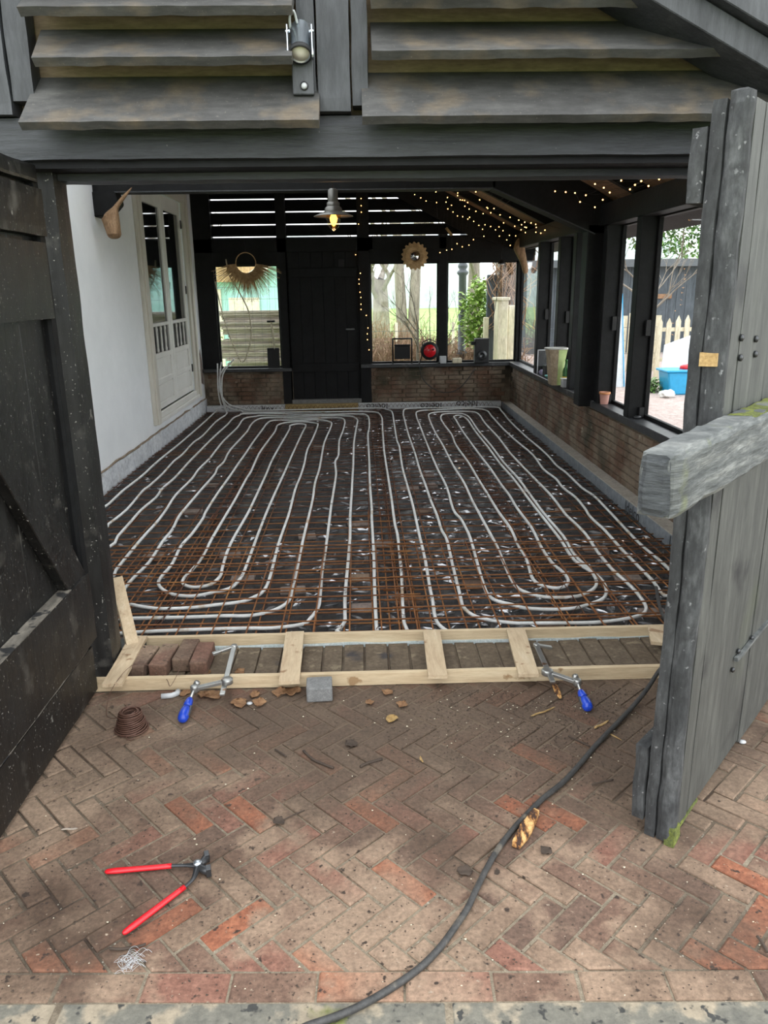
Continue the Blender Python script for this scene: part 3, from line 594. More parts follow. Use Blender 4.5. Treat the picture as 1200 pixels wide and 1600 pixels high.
# right leaf, local frame: s along the leaf from its free edge, d outward, z up
RO=Vector((.872,1.857,0));RM=Matrix(((.668,.744,0,RO.x),(.744,-.668,0,RO.y),(0,0,1,0),(0,0,0,1)))
dr=struct('door_4','weathered grey right barn door leaf with a mossy closing bar across');dr['category']='barn door'
def rb(name,lo,hi,m,n=(2,2,30),amp=.003,sc=7,sd=1,ch=.004): 
    return bobj(name,rbox(lo,hi,n,amp,sc,sd,ch,fn=lambda c:RM@c),m,dr)
s=.0;k=0
for w in (.125,.27,.24,.25,.28,.24,.20):
    top=1.975+.012*math.sin(k*2.1) if k else 1.985
    if k: rb('plank',(s+.002,-.032,.035+.012*math.sin(k*1.3)),(s+w-.002,.0+.002*(k%2),top),m_greydoor,(3,1,24),.002,4,k,.003)
    else: rb('edge_board',(s+.045,-.032,.02),(s+w-.002,.002,top),m_greydoor,(2,1,30),.002,5,9,.003)
    s+=w;k+=1
rb('free_stile',(.0,-.05,.0),(.045,.004,2.003),m_edgedoor,(3,3,60),.005,12,3,.012)
rb('inner_stile',(.004,-.085,.0),(.11,-.048,1.985),m_edge2,(3,3,60),.005,10,5,.006)
rb('inner_ledge',(.0,-.125,1.76),(1.5,-.083,1.935),m_edge2,(16,2,6),.006,12,4,.008)
rb('inner_ledge',(-.004,-.128,.05),(1.5,-.083,.30),m_edge2,(16,2,8),.007,12,6,.01)
rb('inner_ledge',(.02,-.12,1.0),(1.5,-.083,1.16),m_edge2,(16,2,5),.004,12,7,.008)
rb('closing_bar',(-.47,-.004,1.118),(1.5,.078,1.264),m_barwood,(70,6,9),.006,16,8,.014)
rb('bar_end',(-.477,.006,1.130),(-.465,.070,1.254),m_endgrain,(2,5,8),.004,25,8,.01)
rb('moss_patch',(.06,.006,1.250),(1.5,.066,1.2645),m_moss,(60,6,2),.007,14,2,.0)
rb('moss_patch',(.003,-.02,.0),(.048,.008,.06),m_moss,(4,4,5),.006,40,2,.0)
rb('moss_patch',(.06,-.010,.030),(.22,.003,.042),m_moss,(20,2,2),.004,14,4,.0)
rb('fresh_notch',(-.0045,-.052,1.387),(.01,-.010,1.420),m_chip,(3,4,3),.002,30,2,.0)
rb('rusty_strap',(.44,.0,.425),(.95,.012,.437),m_barwood,(12,1,1),.003,9,2,0)
for s_,z_ in ((.47,.45),(.62,.44),(.43,.40),(.12,1.45),(.25,1.44),(.13,1.40),(.26,1.40)):
    mb=MB();mb.lathe((0,0,0),[(.009,-.002),(.009,.004),(.004,.007)],8,'y');mb.xf(RM@Matrix.Translation((s_,.004,z_)));mb.build('bolt_head',m_dsteel,dr)
# ================================================================== REBAR MESHES
def tubemesh(name,L,r,m,n=6):
    mb=MB();mb.tube([(0,0,0),(L/2,0,0),(L,0,0)],r,n,cap=True);return mb.mesh(name,m)
rr=random.Random(3)
def sheet(x0,x1,y0,y1,z,px,py,r,m,label,group,skew=0):
    t=thing('rebar_mesh',label,'rebar mesh',group);t.location=(x0,y0,z)
    mx=tubemesh('transverse_bar',x1-x0,r,m);my=tubemesh('long_bar',y1-y0,r,m)
    n=int((y1-y0-.06)/py)
    for i in range(n+1):
        o=bpy.data.objects.new('transverse_bar',mx);C.objects.link(o);o.parent=t;o.location=(0,.03+i*py,rr.uniform(-.002,.002));o.rotation_euler=(0,rr.uniform(-.002,.002),rr.uniform(-.003,.003)+skew)
    n=int((x1-x0-.04)/px)
    for i in range(n+1):
        o=bpy.data.objects.new('long_bar',my);C.objects.link(o);o.parent=t;o.location=(.02+i*px+rr.uniform(-.006,.006),0,-2*r);o.rotation_euler=(0,rr.uniform(-.001,.001),PI/2+rr.uniform(-.002,.002)+skew)
    return t
cols=[(-2.21,-1.02,'along the white left wall'),(-1.18,.28,'left of the middle'),(.10,1.16,'right of the middle'),(1.04,1.99,'along the right brick wall')]
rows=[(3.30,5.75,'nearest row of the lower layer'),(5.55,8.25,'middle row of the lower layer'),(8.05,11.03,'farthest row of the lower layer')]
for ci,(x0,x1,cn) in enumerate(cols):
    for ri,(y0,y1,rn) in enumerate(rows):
        sheet(x0,x1,y0,y1,-.071+.003*((ci+ri)%2),.15,.15 if ri<2 else .15,.0042,m_rust if ri==0 else m_rust2,'rusty rebar mesh %s, %s'%(cn,rn),'lower rebar meshes')  # rows beyond the nearest get darker rust, the dimmer light put into colour
sheet(-2.15,.30,3.42,4.82,-.032,.17,.148,.0042,m_rust,'raised rusty rebar mesh over the pipes, front left','upper rebar meshes',.002)
sheet(.14,1.98,3.42,4.84,-.034,.17,.148,.0042,m_rust,'raised rusty rebar mesh over the pipes, front right','upper rebar meshes',-.003)
# lattice runners seen as dark tangles between the sheets
for x,nm in ((-1.08,'left'),(.2,'middle'),(1.1,'right')):
    t=thing('bar_spacer','zigzag dark rusty wire spacer row, %s of the three between the rebar layers'%nm,'wire spacer','wire spacers');t.location=(x,3.6,-.08)
    mb=MB();k=int(7.2/.05);mb.tube([(.03*(1 if i%2 else -1),i*.05,.035 if i%2 else -.01) for i in range(k)],.0022,4);mb.build('zigzag_wire',m_rust2,t)
    for dx,z in ((-.03,-.01),(.03,.033)):
        mb=MB();mb.tube([(dx,0,z),(dx,3.5,z),(dx,7.1,z)],.003,5);mb.build('runner_wire',m_rust2,t)
# ---- support bricks under the mesh
for (px,py) in ((562,905),(567,952),(640,765),(360,868),(640,940),(458,925),(740,915),(600,852),(690,690),(700,700),(720,720),(668,745),(670,760),(625,715),(640,700),(480,840),(330,760),(300,800),(420,760),(560,820),(800,760),(880,800),(930,860),(980,905),(1020,960),(860,980),(380,905),(240,870),(500,700),(590,660),(480,670),(660,800)):
    p=G(px,py,-.10);mb=MB();a=rr.uniform(.8,1.1)
    brickprism(mb,[(-.075*a,-.05),(.075*a,-.05),(.075*a,.05),(-.075*a,.05)],-.04,.018,.005)
    o=mb.build('support_brick',[m_block,m_br[3],m_block][rr.randrange(3)]);o.location=(p.x,p.y,-.10);o.rotation_euler=(0,0,rr.uniform(-.15,.15))
    tag(o,'dusty brick lying on the black foil under the rebar','support brick','support bricks on the foil')
# ================================================================== HEATING PIPES
def pipe(s,label,z=-.052,tail=None,side=0):
    p=[tuple(map(float,a.split(','))) for a in s.split()];q=[]
    for i,(x,y) in enumerate(p):
        zz=z-.012*(1 if y<4.85 else 0)+.008*noise.noise(Vector((x*2,y*1.3,3)))+(.007 if y>4.85 else 0)
        q.append(Vector((x,y,zz)))
    q=smoothpath(q,3)
    if tail: q=tail[0]+q+tail[1]
    mb=MB();mb.tube(q,.0098,8)
    return tag(mb.build('heating_pipe',m_pipe),label,'pipe','white floor heating pipes')
tlA=[Vector(v) for v in ((-1.965,11.06,.62),(-1.99,11.05,.50),(-2.0,11.04,.30),(-1.99,11.03,.12),(-1.95,10.99,.0),(-1.93,10.95,-.04))]
eA=[Vector(v) for v in ((-1.98,10.99,-.03),(-2.02,11.04,.06),(-2.04,11.06,.25),(-2.03,11.06,.45),(-2.02,11.05,.60))]
PA='-2.083,11.302 -1.867,10.673 -1.893,9.95 -1.872,8.958 -1.897,8.551 -1.877,7.904 -1.888,7.553 -1.868,7.027 -1.869,6.554 -1.88,6.392 -1.85,5.817 -1.873,5.445 -1.88,5.336 -2.13,4.9 -2.13,3.6 -2,3.42 -1.5,3.4 -0.229,3.46 -0.15,3.537 -0.113,3.644 -0.112,3.741 -0.116,3.999 -0.11,4.387 -0.099,4.985 -0.104,5.441 -0.103,5.68 -0.099,6.292 -0.095,7.326 -0.096,8.337 -0.073,9.354 -0.072,10.011 -0.27,10.276 -0.876,10.267 -1.337,10.4 -1.427,10.344 -1.562,10.147 -1.543,9.463 -1.568,8.631 -1.556,7.893 -1.549,7.642 -1.564,7.169 -1.548,6.799 -1.564,6.239 -1.537,5.793 -1.525,5.435 -1.53,5.088 -1.543,4.781 -1.538,4.505 -1.537,4.362 -1.75,4.1 -1.75,3.8 -1.65,3.66 -1.324,3.75 -1.241,3.753 -0.928,3.754 -0.748,3.756 -0.646,3.749 -0.565,3.769 -0.481,3.832 -0.425,3.944 -0.421,4.144 -0.419,4.408 -0.417,4.858 -0.415,5.353 -0.412,5.976 -0.423,6.551 -0.413,7.067 -0.419,7.732 -0.423,8.447 -0.385,9.483 -0.413,9.786 -0.575,9.961 -0.816,9.935 -1.15,9.993 -1.211,9.772 -1.215,9.383 -1.222,8.449 -1.219,7.942 -1.222,7.434 -1.217,6.82 -1.22,6.17 -1.213,5.679 -1.202,5.525 -1.205,5.151 -1.223,4.888 -1.215,4.599 -1.226,4.368 -1.217,4.257 -1.166,4.153 -1.086,4.074 -0.975,4.044 -0.878,4.081 -0.783,4.138 -0.743,4.288 -0.738,4.52 -0.737,4.975 -0.741,5.377 -0.743,5.692 -0.741,6.256 -0.731,6.986 -0.727,7.827 -0.712,8.969 -0.702,9.518 -0.744,9.65 -0.829,9.66 -0.902,9.54 -0.886,9.254 -0.901,8.05 -0.907,7.461 -0.893,6.893 -0.888,6.181 -0.883,5.74 -0.885,5.501 -0.897,4.896 -0.886,4.53 -0.87,4.345 -0.903,4.216 -0.974,4.18 -1.028,4.194 -1.073,4.248 -1.083,4.336 -1.064,4.473 -1.049,4.697 -1.044,5.025 -1.045,5.463 -1.042,6.026 -1.052,6.757 -1.051,7.068 -1.075,7.86 -1.061,8.589 -1.047,9.181 -1.059,9.606 -0.959,9.795 -0.756,9.824 -0.596,9.704 -0.554,9.551 -0.566,8.619 -0.588,8.02 -0.572,7.37 -0.57,6.813 -0.58,6.331 -0.569,5.679 -0.57,5.365 -0.575,4.869 -0.57,4.395 -0.573,4.154 -0.593,4.052 -0.617,4.012 -0.678,3.942 -0.817,3.906 -0.955,3.879 -1.098,3.875 -1.212,3.904 -1.316,3.964 -1.373,4.06 -1.391,4.187 -1.391,4.357 -1.369,4.639 -1.369,4.986 -1.366,5.252 -1.393,5.573 -1.393,5.854 -1.384,6.394 -1.37,6.933 -1.392,7.211 -1.379,7.507 -1.412,8.111 -1.386,9.138 -1.404,9.693 -1.372,10.104 -1.227,10.219 -0.775,10.09 -0.336,10.095 -0.226,9.869 -0.23,9.185 -0.261,8.509 -0.248,7.716 -0.273,7.402 -0.249,6.89 -0.251,6.304 -0.256,5.805 -0.255,5.341 -0.259,4.847 -0.263,4.397 -0.256,4.008 -0.258,3.844 -0.294,3.695 -0.329,3.633 -0.475,3.595 -0.624,3.596 -0.895,3.597 -1.127,3.588 -1.26,3.573 -1.75,3.53 -1.95,3.7 -1.98,4.3 -1.703,4.869 -1.714,5.13 -1.725,5.45 -1.733,5.808 -1.711,6.169 -1.731,6.467 -1.717,6.863 -1.727,7.538 -1.728,8.074 -1.725,8.903 -1.702,9.666 -1.711,10.216 -1.662,10.481 -1.634,10.585 -1.266,10.565 -0.799,10.429 -0.345,10.411 -0.055,10.4 0.079,10.214 0.086,9.337 0.063,8.802 0.062,7.433 0.056,6.463 0.06,5.667 0.056,5.429 0.057,4.695 0.052,4.215 0.05,3.914 0.05,3.598 0.048,3.503 -0,3.42 -0.1,3.345 -1.9,3.345 -2.2,3.45 -2.2,5.6 -2.053,5.833 -2.054,6.406 -2.039,6.941 -2.047,7.394 -2.048,7.875 -2.037,8.381 -2.038,8.935 -2.041,9.917 -2.069,10.991 -2.131,11.398'
PB='-1.651,10.705 -1.092,10.664 -0.536,10.622 0.074,10.598 0.25,10.307 0.243,9.134 0.223,7.941 0.223,6.956 0.223,6.007 0.219,5.306 0.226,5.018 0.223,4.609 0.213,4.204 0.201,3.905 0.193,3.641 0.203,3.531 0.22,3.42 0.4,3.35 1.8,3.35 2,3.6 1.98,3.9 1.831,4.16 1.83,4.312 1.829,4.474 1.82,4.806 1.838,5.461 1.853,5.921 1.828,6.171 1.845,6.752 1.831,7.044 1.851,7.446 1.854,7.929 1.85,8.594 1.866,9.532 1.904,10.405 1.876,10.778 1.329,10.781 0.689,10.795 0.569,10.503 0.543,9.578 0.534,8.753 0.536,7.774 0.527,6.929 0.534,6.423 0.534,5.9 0.543,5.45 0.538,5.112 0.551,4.883 0.542,4.508 0.531,4.143 0.523,3.921 0.52,3.813 0.541,3.718 0.588,3.649 0.67,3.604 0.766,3.574 0.805,3.572 0.973,3.562 1.155,3.558 1.287,3.582 1.414,3.631 1.473,3.697 1.498,3.787 1.509,3.961 1.5,4.14 1.489,4.302 1.496,4.62 1.506,4.954 1.497,5.336 1.496,5.453 1.518,5.948 1.509,6.397 1.504,6.682 1.505,7.299 1.502,7.682 1.53,8.485 1.531,9.453 1.558,10.162 1.479,10.394 1.121,10.402 0.927,10.29 0.874,9.974 0.856,8.986 0.862,8.096 0.858,7.132 0.873,6.451 0.861,5.874 0.861,5.451 0.862,5.03 0.872,4.77 0.86,4.458 0.854,4.208 0.863,4.061 0.892,3.991 0.953,3.924 1.056,3.896 1.17,3.91 1.267,3.986 1.329,4.09 1.354,4.245 1.349,4.401 1.337,4.606 1.345,4.909 1.34,5.431 1.358,6.002 1.366,6.597 1.358,7.198 1.371,8.046 1.373,8.932 1.397,9.812 1.373,10.129 1.303,10.246 1.101,10.215 1.027,9.957 1.016,9.416 1.03,8.719 1.001,8.082 1.02,7.286 1.016,6.627 1.014,6.029 1.012,5.525 1.025,5.106 1.015,4.788 1.018,4.578 1,4.379 0.982,4.222 0.99,4.123 1.023,4.07 1.084,4.037 1.147,4.072 1.183,4.161 1.185,4.289 1.159,4.465 1.162,4.778 1.175,5.131 1.171,5.618 1.187,6.015 1.182,6.368 1.186,6.924 1.182,7.57 1.18,8.354 1.182,9.038 1.202,9.733 1.203,9.989 1.257,10.089 1.318,10.029 1.351,9.717 1.33,8.894 1.326,7.981 1.315,7.146 1.324,6.529 1.319,5.945 1.31,5.383 1.309,4.87 1.308,4.558 1.332,4.368 1.365,4.244 1.373,4.108 1.349,3.971 1.301,3.871 1.23,3.813 1.112,3.75 0.982,3.737 0.845,3.767 0.781,3.823 0.716,3.872 0.681,3.97 0.682,4.174 0.696,4.469 0.712,4.899 0.713,5.165 0.707,5.364 0.681,5.62 0.707,6.308 0.695,7.024 0.699,8.042 0.711,9.176 0.722,10.205 0.798,10.531 1.043,10.589 1.536,10.678 1.711,10.481 1.709,10.09 1.683,8.984 1.689,8.229 1.71,7.52 1.673,6.91 1.69,6.521 1.672,6.184 1.696,5.894 1.683,5.578 1.663,5.406 1.658,5.228 1.661,5.015 1.664,4.684 1.662,4.357 1.661,4.109 1.646,3.886 1.72,3.9 1.68,3.6 1.4,3.46 1,3.44 0.509,3.438 0.427,3.465 0.377,3.546 0.357,3.663 0.365,3.894 0.368,4.133 0.379,4.544 0.375,4.951 0.378,5.292 0.381,5.826 0.375,6.493 0.372,7.176 0.392,8.072 0.382,8.434 0.401,9.593 0.414,10.519 0.338,10.762 0.224,10.897 -0.411,10.883 -1.044,10.868 -1.585,10.873'
pa=pipe(PA,'white heating pipe looping in the left half of the floor',tail=(smoothpath(tlA,3),smoothpath(eA,3)))
tB=[Vector(v) for v in ((-1.78,11.03,.66),(-1.84,11.04,.60),(-1.95,11.04,.46),(-1.98,11.02,.25),(-1.96,10.98,.08),(-1.86,10.93,-.02),(-1.70,10.87,-.045))]
eB=[Vector(v) for v in ((-1.72,10.99,-.03),(-1.90,11.03,.03),(-2.01,11.045,.2),(-2.0,11.05,.42),(-1.92,11.05,.55))]
pb=pipe(PB,'white heating pipe looping in the right half of the floor',tail=(smoothpath(tB,3),smoothpath(eB,3)))
mb=MB()
for i in range(64):
    x=-1.95+i*.06;mb.tube([(x,11.03,-.055),(x+.015,11.03,-.02),(x+.03,11.03,-.008),(x+.045,11.03,-.02),(x+.06,11.03,-.055)],.0025,4)
tag(mb.build('wavy_tie_wire',m_rust2),'wavy dark rusty wire along the foot of the back wall','wire')
mb=MB();pr=random.Random(8)
PTS=[tuple(map(float,a.split(','))) for a in (PA+' '+PB).split()]
for i in range(0,len(PTS),3):
    x,y=PTS[i]
    if y>8.5: continue
    q=[Vector((x,y,-.04))+Vector((pr.uniform(-.03,.03),pr.uniform(-.03,.03),pr.uniform(-.005,.012))) for _ in range(3)]
    mb.tube([(x,y,-.045)]+q,.0014,4)
tag(mb.build('tie_wire_ends',m_wire),'short twisted tie wire ends along the pipes','tie wires',None,'stuff')
# ================================================================== FORMWORK
def board(name,label,lo,hi,m,cat='timber board',group=None,sd=1,n=None,amp=.0015,fn=None):
    o=bobj(name,rbox(lo,hi,n or (24,2,2),amp,6,sd,.002,fn=fn),m);return tag(o,label,cat,group)
slope=lambda c:Vector((c.x,c.y-.008*c.x,c.z))
board('formwork_board','long pale pine board on edge along the front of the threshold',(-1.125,2.862,.0),(1.25,2.888,.056),m_pine,group='formwork boards',fn=slope)
board('formwork_board','long white-smeared pine board on edge in front of the pipes',(-1.10,3.262,-.10),(1.75,3.288,.050),m_pine,group='formwork boards',sd=2,fn=slope)
board('foam_strip','pale blue foam strip under the rear formwork board',(-.75,3.245,-.02),(1.70,3.262,.006),m_foam,'foam strip',sd=3,n=(60,1,3),amp=.005)
def batten(label,a,b,w,sd=1,z=.062):
    A=G(*a,z);B=G(*b,z);d=(B-A);L=d.length;an=math.atan2(d.y,d.x)
    R=Matrix.Translation(A)@Matrix.Rotation(an,4,'Z')
    return board('batten',label,(0,-w/2,-.009),(L,w/2,.009),m_piney,'timber batten','battens across the formwork',sd,(12,3,1),.0012,fn=lambda c:R@c)
batten('pale batten across the formwork left of the middle',(452,1067),(461,989),.085,1)
batten('pale batten across the formwork right of the middle',(684,1058),(674,986),.080,2)
batten('pale slanting batten across the formwork beside the right clamp',(826,1056),(805,983),.085,3)
batten('pale slanting batten beside the four stacked bricks',(175,1071),(217,996),.080,4)
batten('short pale batten end beside the right door leaf',(1030,1006),(1024,981),.07,5)
A=G(207,1008,.06);B=Vector((-1.135,3.31,.335));d=(B-A);q=d.to_track_quat('X','Z').to_matrix().to_4x4();R=Matrix.Translation(A)@q
board('leaning_lath','pale pine lath leaning up against the left door post',(0,-.028,-.014),(d.length,.028,.014),m_piney,'timber batten',None,6,(10,2,1),.0012,fn=lambda c:R@c)
# ---- loose bricks
for (x0,y0,rz,m,lab,dz) in ((-.985,2.965,-.10,m_br[3],'dark brown loose brick leftmost of the four in the doorway',0),(-.893,2.975,-.06,m_br[2],'redder loose brick second from the left in the doorway',0),(-.805,3.02,-.04,m_br[1],'brown loose brick third from the left, set slightly back',.0),(-.722,2.985,.01,m_br[2],'dull red loose brick rightmost of the four in the doorway',0)):
    mb=MB();mb.box((-.038,0,0),(.038,.205,.062));o=mb.build('loose_brick',m,None,.007,2);o.location=(x0,y0,.001);o.rotation_euler=(0,0,rz);tag(o,lab,'brick','loose bricks in the doorway')
mb=MB();mb.box((-.052,-.05,0),(.052,.05,.062));o=mb.build('paving_block',m_conc,None,.006,2);o.location=(-.195,2.785,.001);o.rotation_euler=(0,0,.05);tag(o,'grey concrete paving block standing before the front formwork board','paving block')
# ================================================================== CLAMPS
def clamp(label,pts,hz,flip):
    t=thing('bar_clamp',label,'clamp','steel bar clamps on the formwork')
    a,b,j,s0,s1,h0,h1=[Vector(p) for p in pts]   # bar ends, fixed jaw tip, sliding arm ends, spindle/handle
    mb=MB();mb.bar(a,b,.021,.010);mb.build('rail',m_steel,t,.002)
    mb=MB();mb.bar(a,j,.020,.012);mb.lathe(a,[(.0,-.008),(.014,-.008),(.014,.008),(0,.008)],12);mb.build('fixed_jaw',m_steel,t,.002)
    mb=MB();mb.bar(s0,s1,.022,.013);mb.lathe(s0,[(.020,-.012),(.024,-.008),(.024,.008),(.020,.012)],14);mb.lathe(s1,[(.014,-.014),(.017,-.01),(.017,.010),(.014,.014)],12);mb.build('sliding_arm',m_steel,t,.001)
    d=(h0-s1).normalized();mb=MB();mb.tube([s1-d*.03,s1,h0],.007,8);mb.tube([s1-d*.035,s1-d*.02],.013,10);mb.build('spindle',m_steel,t)
    mb=MB();L=(h1-h0).length;d=(h1-h0).normalized();mb.tube([h0,h0+d*.012,h0+d*L*.3,h0+d*L*.38],[.011,.015,.017,.014],12);mb.tube([h0+d*L*.40,h0+d*L*.55,h0+d*L*.75,h0+d*L*.93,h1],[.015,.019,.021,.019,.011],12);hd=mb.build('handle',m_blue,t)
    mb=MB();u=Vector((0,0,1));sd=d.cross(u).normalized()
    for k in (-1,1): mb.bar(h0+d*L*.36+sd*k*.016,h0+d*L*.80+sd*k*.017,.008,.016)
    mb.build('rubber_grip',m_grip,hd,.002);return t
clamp('steel bar clamp with blue handle lying beside the four bricks',[G(366,1010,.085),G(347,1086,.055),G(332,1022,.07),G(355,1064,.075),G(304,1076,.055),G(297,1092,.04),G(284,1126,.022)],0,0)
clamp('steel bar clamp with blue handle near the right door leaf',[G(838,1008,.085),G(864,1066,.065),G(862,1012,.07),G(855,1050,.075),G(902,1066,.055),G(907,1080,.04),G(920,1108,.022)],0,0)
def blob(name,label,cat,c,rad,mat_,seed=0,group=None,amp=.25,n=2):
    bm=bmesh.new();bmesh.ops.create_icosphere(bm,subdivisions=n,radius=1)
    for v in bm.verts:
        k=1+amp*noise.noise(v.co*1.8+Vector((seed,seed*2,0)));v.co=Vector((v.co.x*rad[0]*k,v.co.y*rad[1]*k,v.co.z*rad[2]*k))+Vector(c)
    return tag(bobj(name,bm,mat_,None,True),label,cat,group)
def chip(label,a,b,w,h,m,name='wood_splinter',cat='wood piece',group=None,sd=1,n=(14,4,3)):
    A=Vector(a);B=Vector(b);d=B-A;q=d.to_track_quat('X','Z').to_matrix().to_4x4();R=Matrix.Translation(A)@q
    def fn(c):
        t=c.x/d.length;k=.55+.5*math.sin(PI*min(1,t*.85+.15));return R@Vector((c.x,c.y*k,c.z*k))
    return tag(bobj(name,rbox((0,-w/2,-h/2),(d.length,w/2,h/2),n,.004,35,sd,.004,fn=fn),m),label,cat,group)
chip('rust-brown splintered chip below the end of the right clamp bar',G(866,1070,.03),G(876,1091,.01),.022,.012,m_fire,sd=3)
chip('rotten orange piece of wood lying beside the black cable',G(806,1322,.014),G(839,1266,.014),.034,.024,m_fire,sd=5)
chip('pale pointed splinter lying left of the cable',G(929,1138,.004),G(951,1126,.004),.010,.005,m_chip,sd=6)
chip('thin pale splinter lying right of the cable',G(953,1146,.004),G(971,1157,.004),.005,.003,m_chip,sd=7)
chip('long thin tan stick lying before the right clamp',G(829,1119,.004),G(868,1105,.004),.008,.005,m_chip,sd=8)
chip('short tan stick on the paving before the middle batten',G(656,1180,.004),G(661,1191,.004),.008,.005,m_chip,sd=9)
chip('flat grey-tan sliver on the paving near the left door leaf',G(95,1297,.004),G(122,1294,.004),.008,.003,m_log,sd=4)
# twigs
def twig(label,pts,r=.003,group=None):
    mb=MB();mb.tube(smoothpath([G(x,y,.006) for x,y in pts],3),r,5);return tag(mb.build('twig',m_twig),label,'twig',group)
twig('dark curved twig in the middle of the paving',[(474,1173),(488,1186),(503,1193),(521,1200)],.0045)
twig('short dark twig left of the curved twig',[(430,1171),(440,1177),(447,1182)])
twig('dark forked twig near the brown stain in the middle',[(563,1198),(575,1192),(597,1186)],.005)
twig('dark twig under the red handles of the pincers',[(171,1482),(190,1483),(215,1479),(228,1475)],.0035)
twig('thin dark twig by the black cable, right side',[(925,1226),(940,1222),(958,1218)])
twig('dark bent twig at the right edge of the paving',[(1183,1463),(1190,1472),(1199,1487)],.004)
twig('thin dark twig between the stain and the pincers',[(440,1283),(455,1275),(476,1266)],.002)
twig('short dark twig between cable and right door leaf',[(888,1150),(903,1157),(921,1166)],.003)
# leaves
def leafmesh(sc,seed,m):
    bm=bmesh.new();n=9;vs=[]
    for i in range(n+1):
        t=i/n;w=math.sin(PI*t)**.7*(.42+.09*math.sin(9*t+seed));row=[]
        for j in range(-2,3):
            x=(t-.5);y=w*j/2;z=.12*noise.noise(Vector((x*3+seed,y*3,0)))+.10*abs(j/2)**2+.03
            row.append(bm.verts.new((x*sc,y*sc,max(.001,z*sc))))
        vs.append(row)
    for i in range(n):
        for j in range(4): bm.faces.new((vs[i][j],vs[i+1][j],vs[i+1][j+1],vs[i][j+1]))
    return bm
def leaf(px,py,sc,m,label,group=None,sd=0,z=.004):
    o=bobj('dry_leaf',leafmesh(sc,sd,m),m,None,True);p=G(px,py,z);o.location=p;o.rotation_euler=(rr.uniform(-.1,.1),rr.uniform(-.1,.1),rr.uniform(0,6.2))
    s=o.modifiers.new('thickness','SOLIDIFY');s.thickness=.0012;return tag(o,label,'leaf',group)
leaf(612,1124,.055,m_leafy,'pale yellow leaf lying alone on the middle of the paving',sd=1)
LL=['curled brown leaf between the left clamp handle and rail','large curled brown leaf just under the end of the left clamp rail','curled brown leaf right of the white scrap','small brown leaf left of the left clamp spindle','brown leaf against the board, left of the grey paving block','curled brown leaf touching the board beside the grey paving block','brown leaf against the board just right of the left clamp rail','small brown leaf beside the white plastic elbow','small brown leaf in front of the board, right of the grey paving block','dull brown leaf below the board between the middle battens','small reddish leaf right at the board between the middle battens']
for i,(px,py,sc) in enumerate(((331,1088,.08),(374,1100,.075),(405,1099,.06),(318,1085,.05),(438,1083,.07),(457,1082,.075),(398,1086,.05),(289,1084,.05),(577,1098,.04),(628,1101,.05),(605,1082,.05))): leaf(px,py,sc,m_leaf,LL[i],'dry leaves before the formwork',sd=i)
leaf(375,1050,.05,m_leaf,'small brown leaf on the threshold right of the left clamp',sd=3)
leaf(322,1051,.045,m_leaf,'small brown leaf on the threshold beside the rightmost loose brick',sd=5)
leaf(726,1362,.045,m_twig,'black shrivelled leaf left of the black cable',sd=6)
leaf(549,1163,.05,m_twig,'dark shrivelled leaf on the paving above the curved twig',sd=7)
leaf(436,1284,.04,m_twig,'flattened dark leaf remains on the left middle of the paving',sd=8)
leaf(853,1330,.04,m_twig,'dark leaf scrap below the rotten piece of wood',sd=9)
# white bits
mb=MB();p=G(266,1088,.0);mb.tube([p+Vector((-.03,-.02,.012)),p+Vector((.01,-.015,.012)),p+Vector((.03,0,.012)),p+Vector((.028,.02,.012))],.011,10);tag(mb.build('pipe_elbow',m_whitepl),'white plastic elbow offcut before the front formwork board','plastic piece')
mb=MB();pr=random.Random(2)
for i in range(34):
    a=G(197+pr.uniform(-9,9),1510+pr.uniform(-9,9),.004);b=a+Vector((pr.uniform(-.02,.03),pr.uniform(-.01,.03),pr.uniform(0,.012)));c=b+Vector((.01,.012,-.002));mb.tube(smoothpath([a,b,c,c+Vector((.012,-.006,-.004))],3),.0004,3)
tag(mb.build('white_fibre_tuft',m_whitepl),'wisp of white fibres on the paving below the pincers','fibre tuft')
blob('white_pebble','white scrap lying beside the curled leaves','paper scrap',G(390,1099,.006),(.012,.009,.006),m_whitepl,1)
blob('white_pebble','small white stone on the paving behind the right door leaf','stone',G(1160,1159,.005),(.013,.01,.007),m_whitepl,2)
# soil crumbs (uncountable)
mb=MB();pr=random.Random(11)
def crumb(p,r,mi):
    mb.mi=mi;a=pr.uniform(0,6);v=[p+Vector((math.cos(a+k*2.1)*r,math.sin(a+k*2.1)*r*.7,0)) for k in range(3)]+[p+Vector((0,0,r*.7))];mb.add(v,[(0,1,3),(1,2,3),(2,0,3)])
for i in range(5200):
    if pr.random()<.55: px=pr.gauss(850,140);py=abs(pr.gauss(0,70))+1078
    else: px=pr.uniform(0,1200);py=pr.uniform(1078,1560)
    if px>1010 and py<1340 and pr.random()<.9: continue
    p=G(px,py,.0015)
    if p.y>2.86 or p.x<-1.1: continue
    crumb(p,pr.uniform(.0012,.0045)*(1.2 if pr.random()<.1 else 1),0 if pr.random()<.95 else 1)
tag(mb.build('soil_crumbs',[m_twig,m_pale]),'dark soil crumbs scattered over the paving','soil crumbs',None,'stuff')
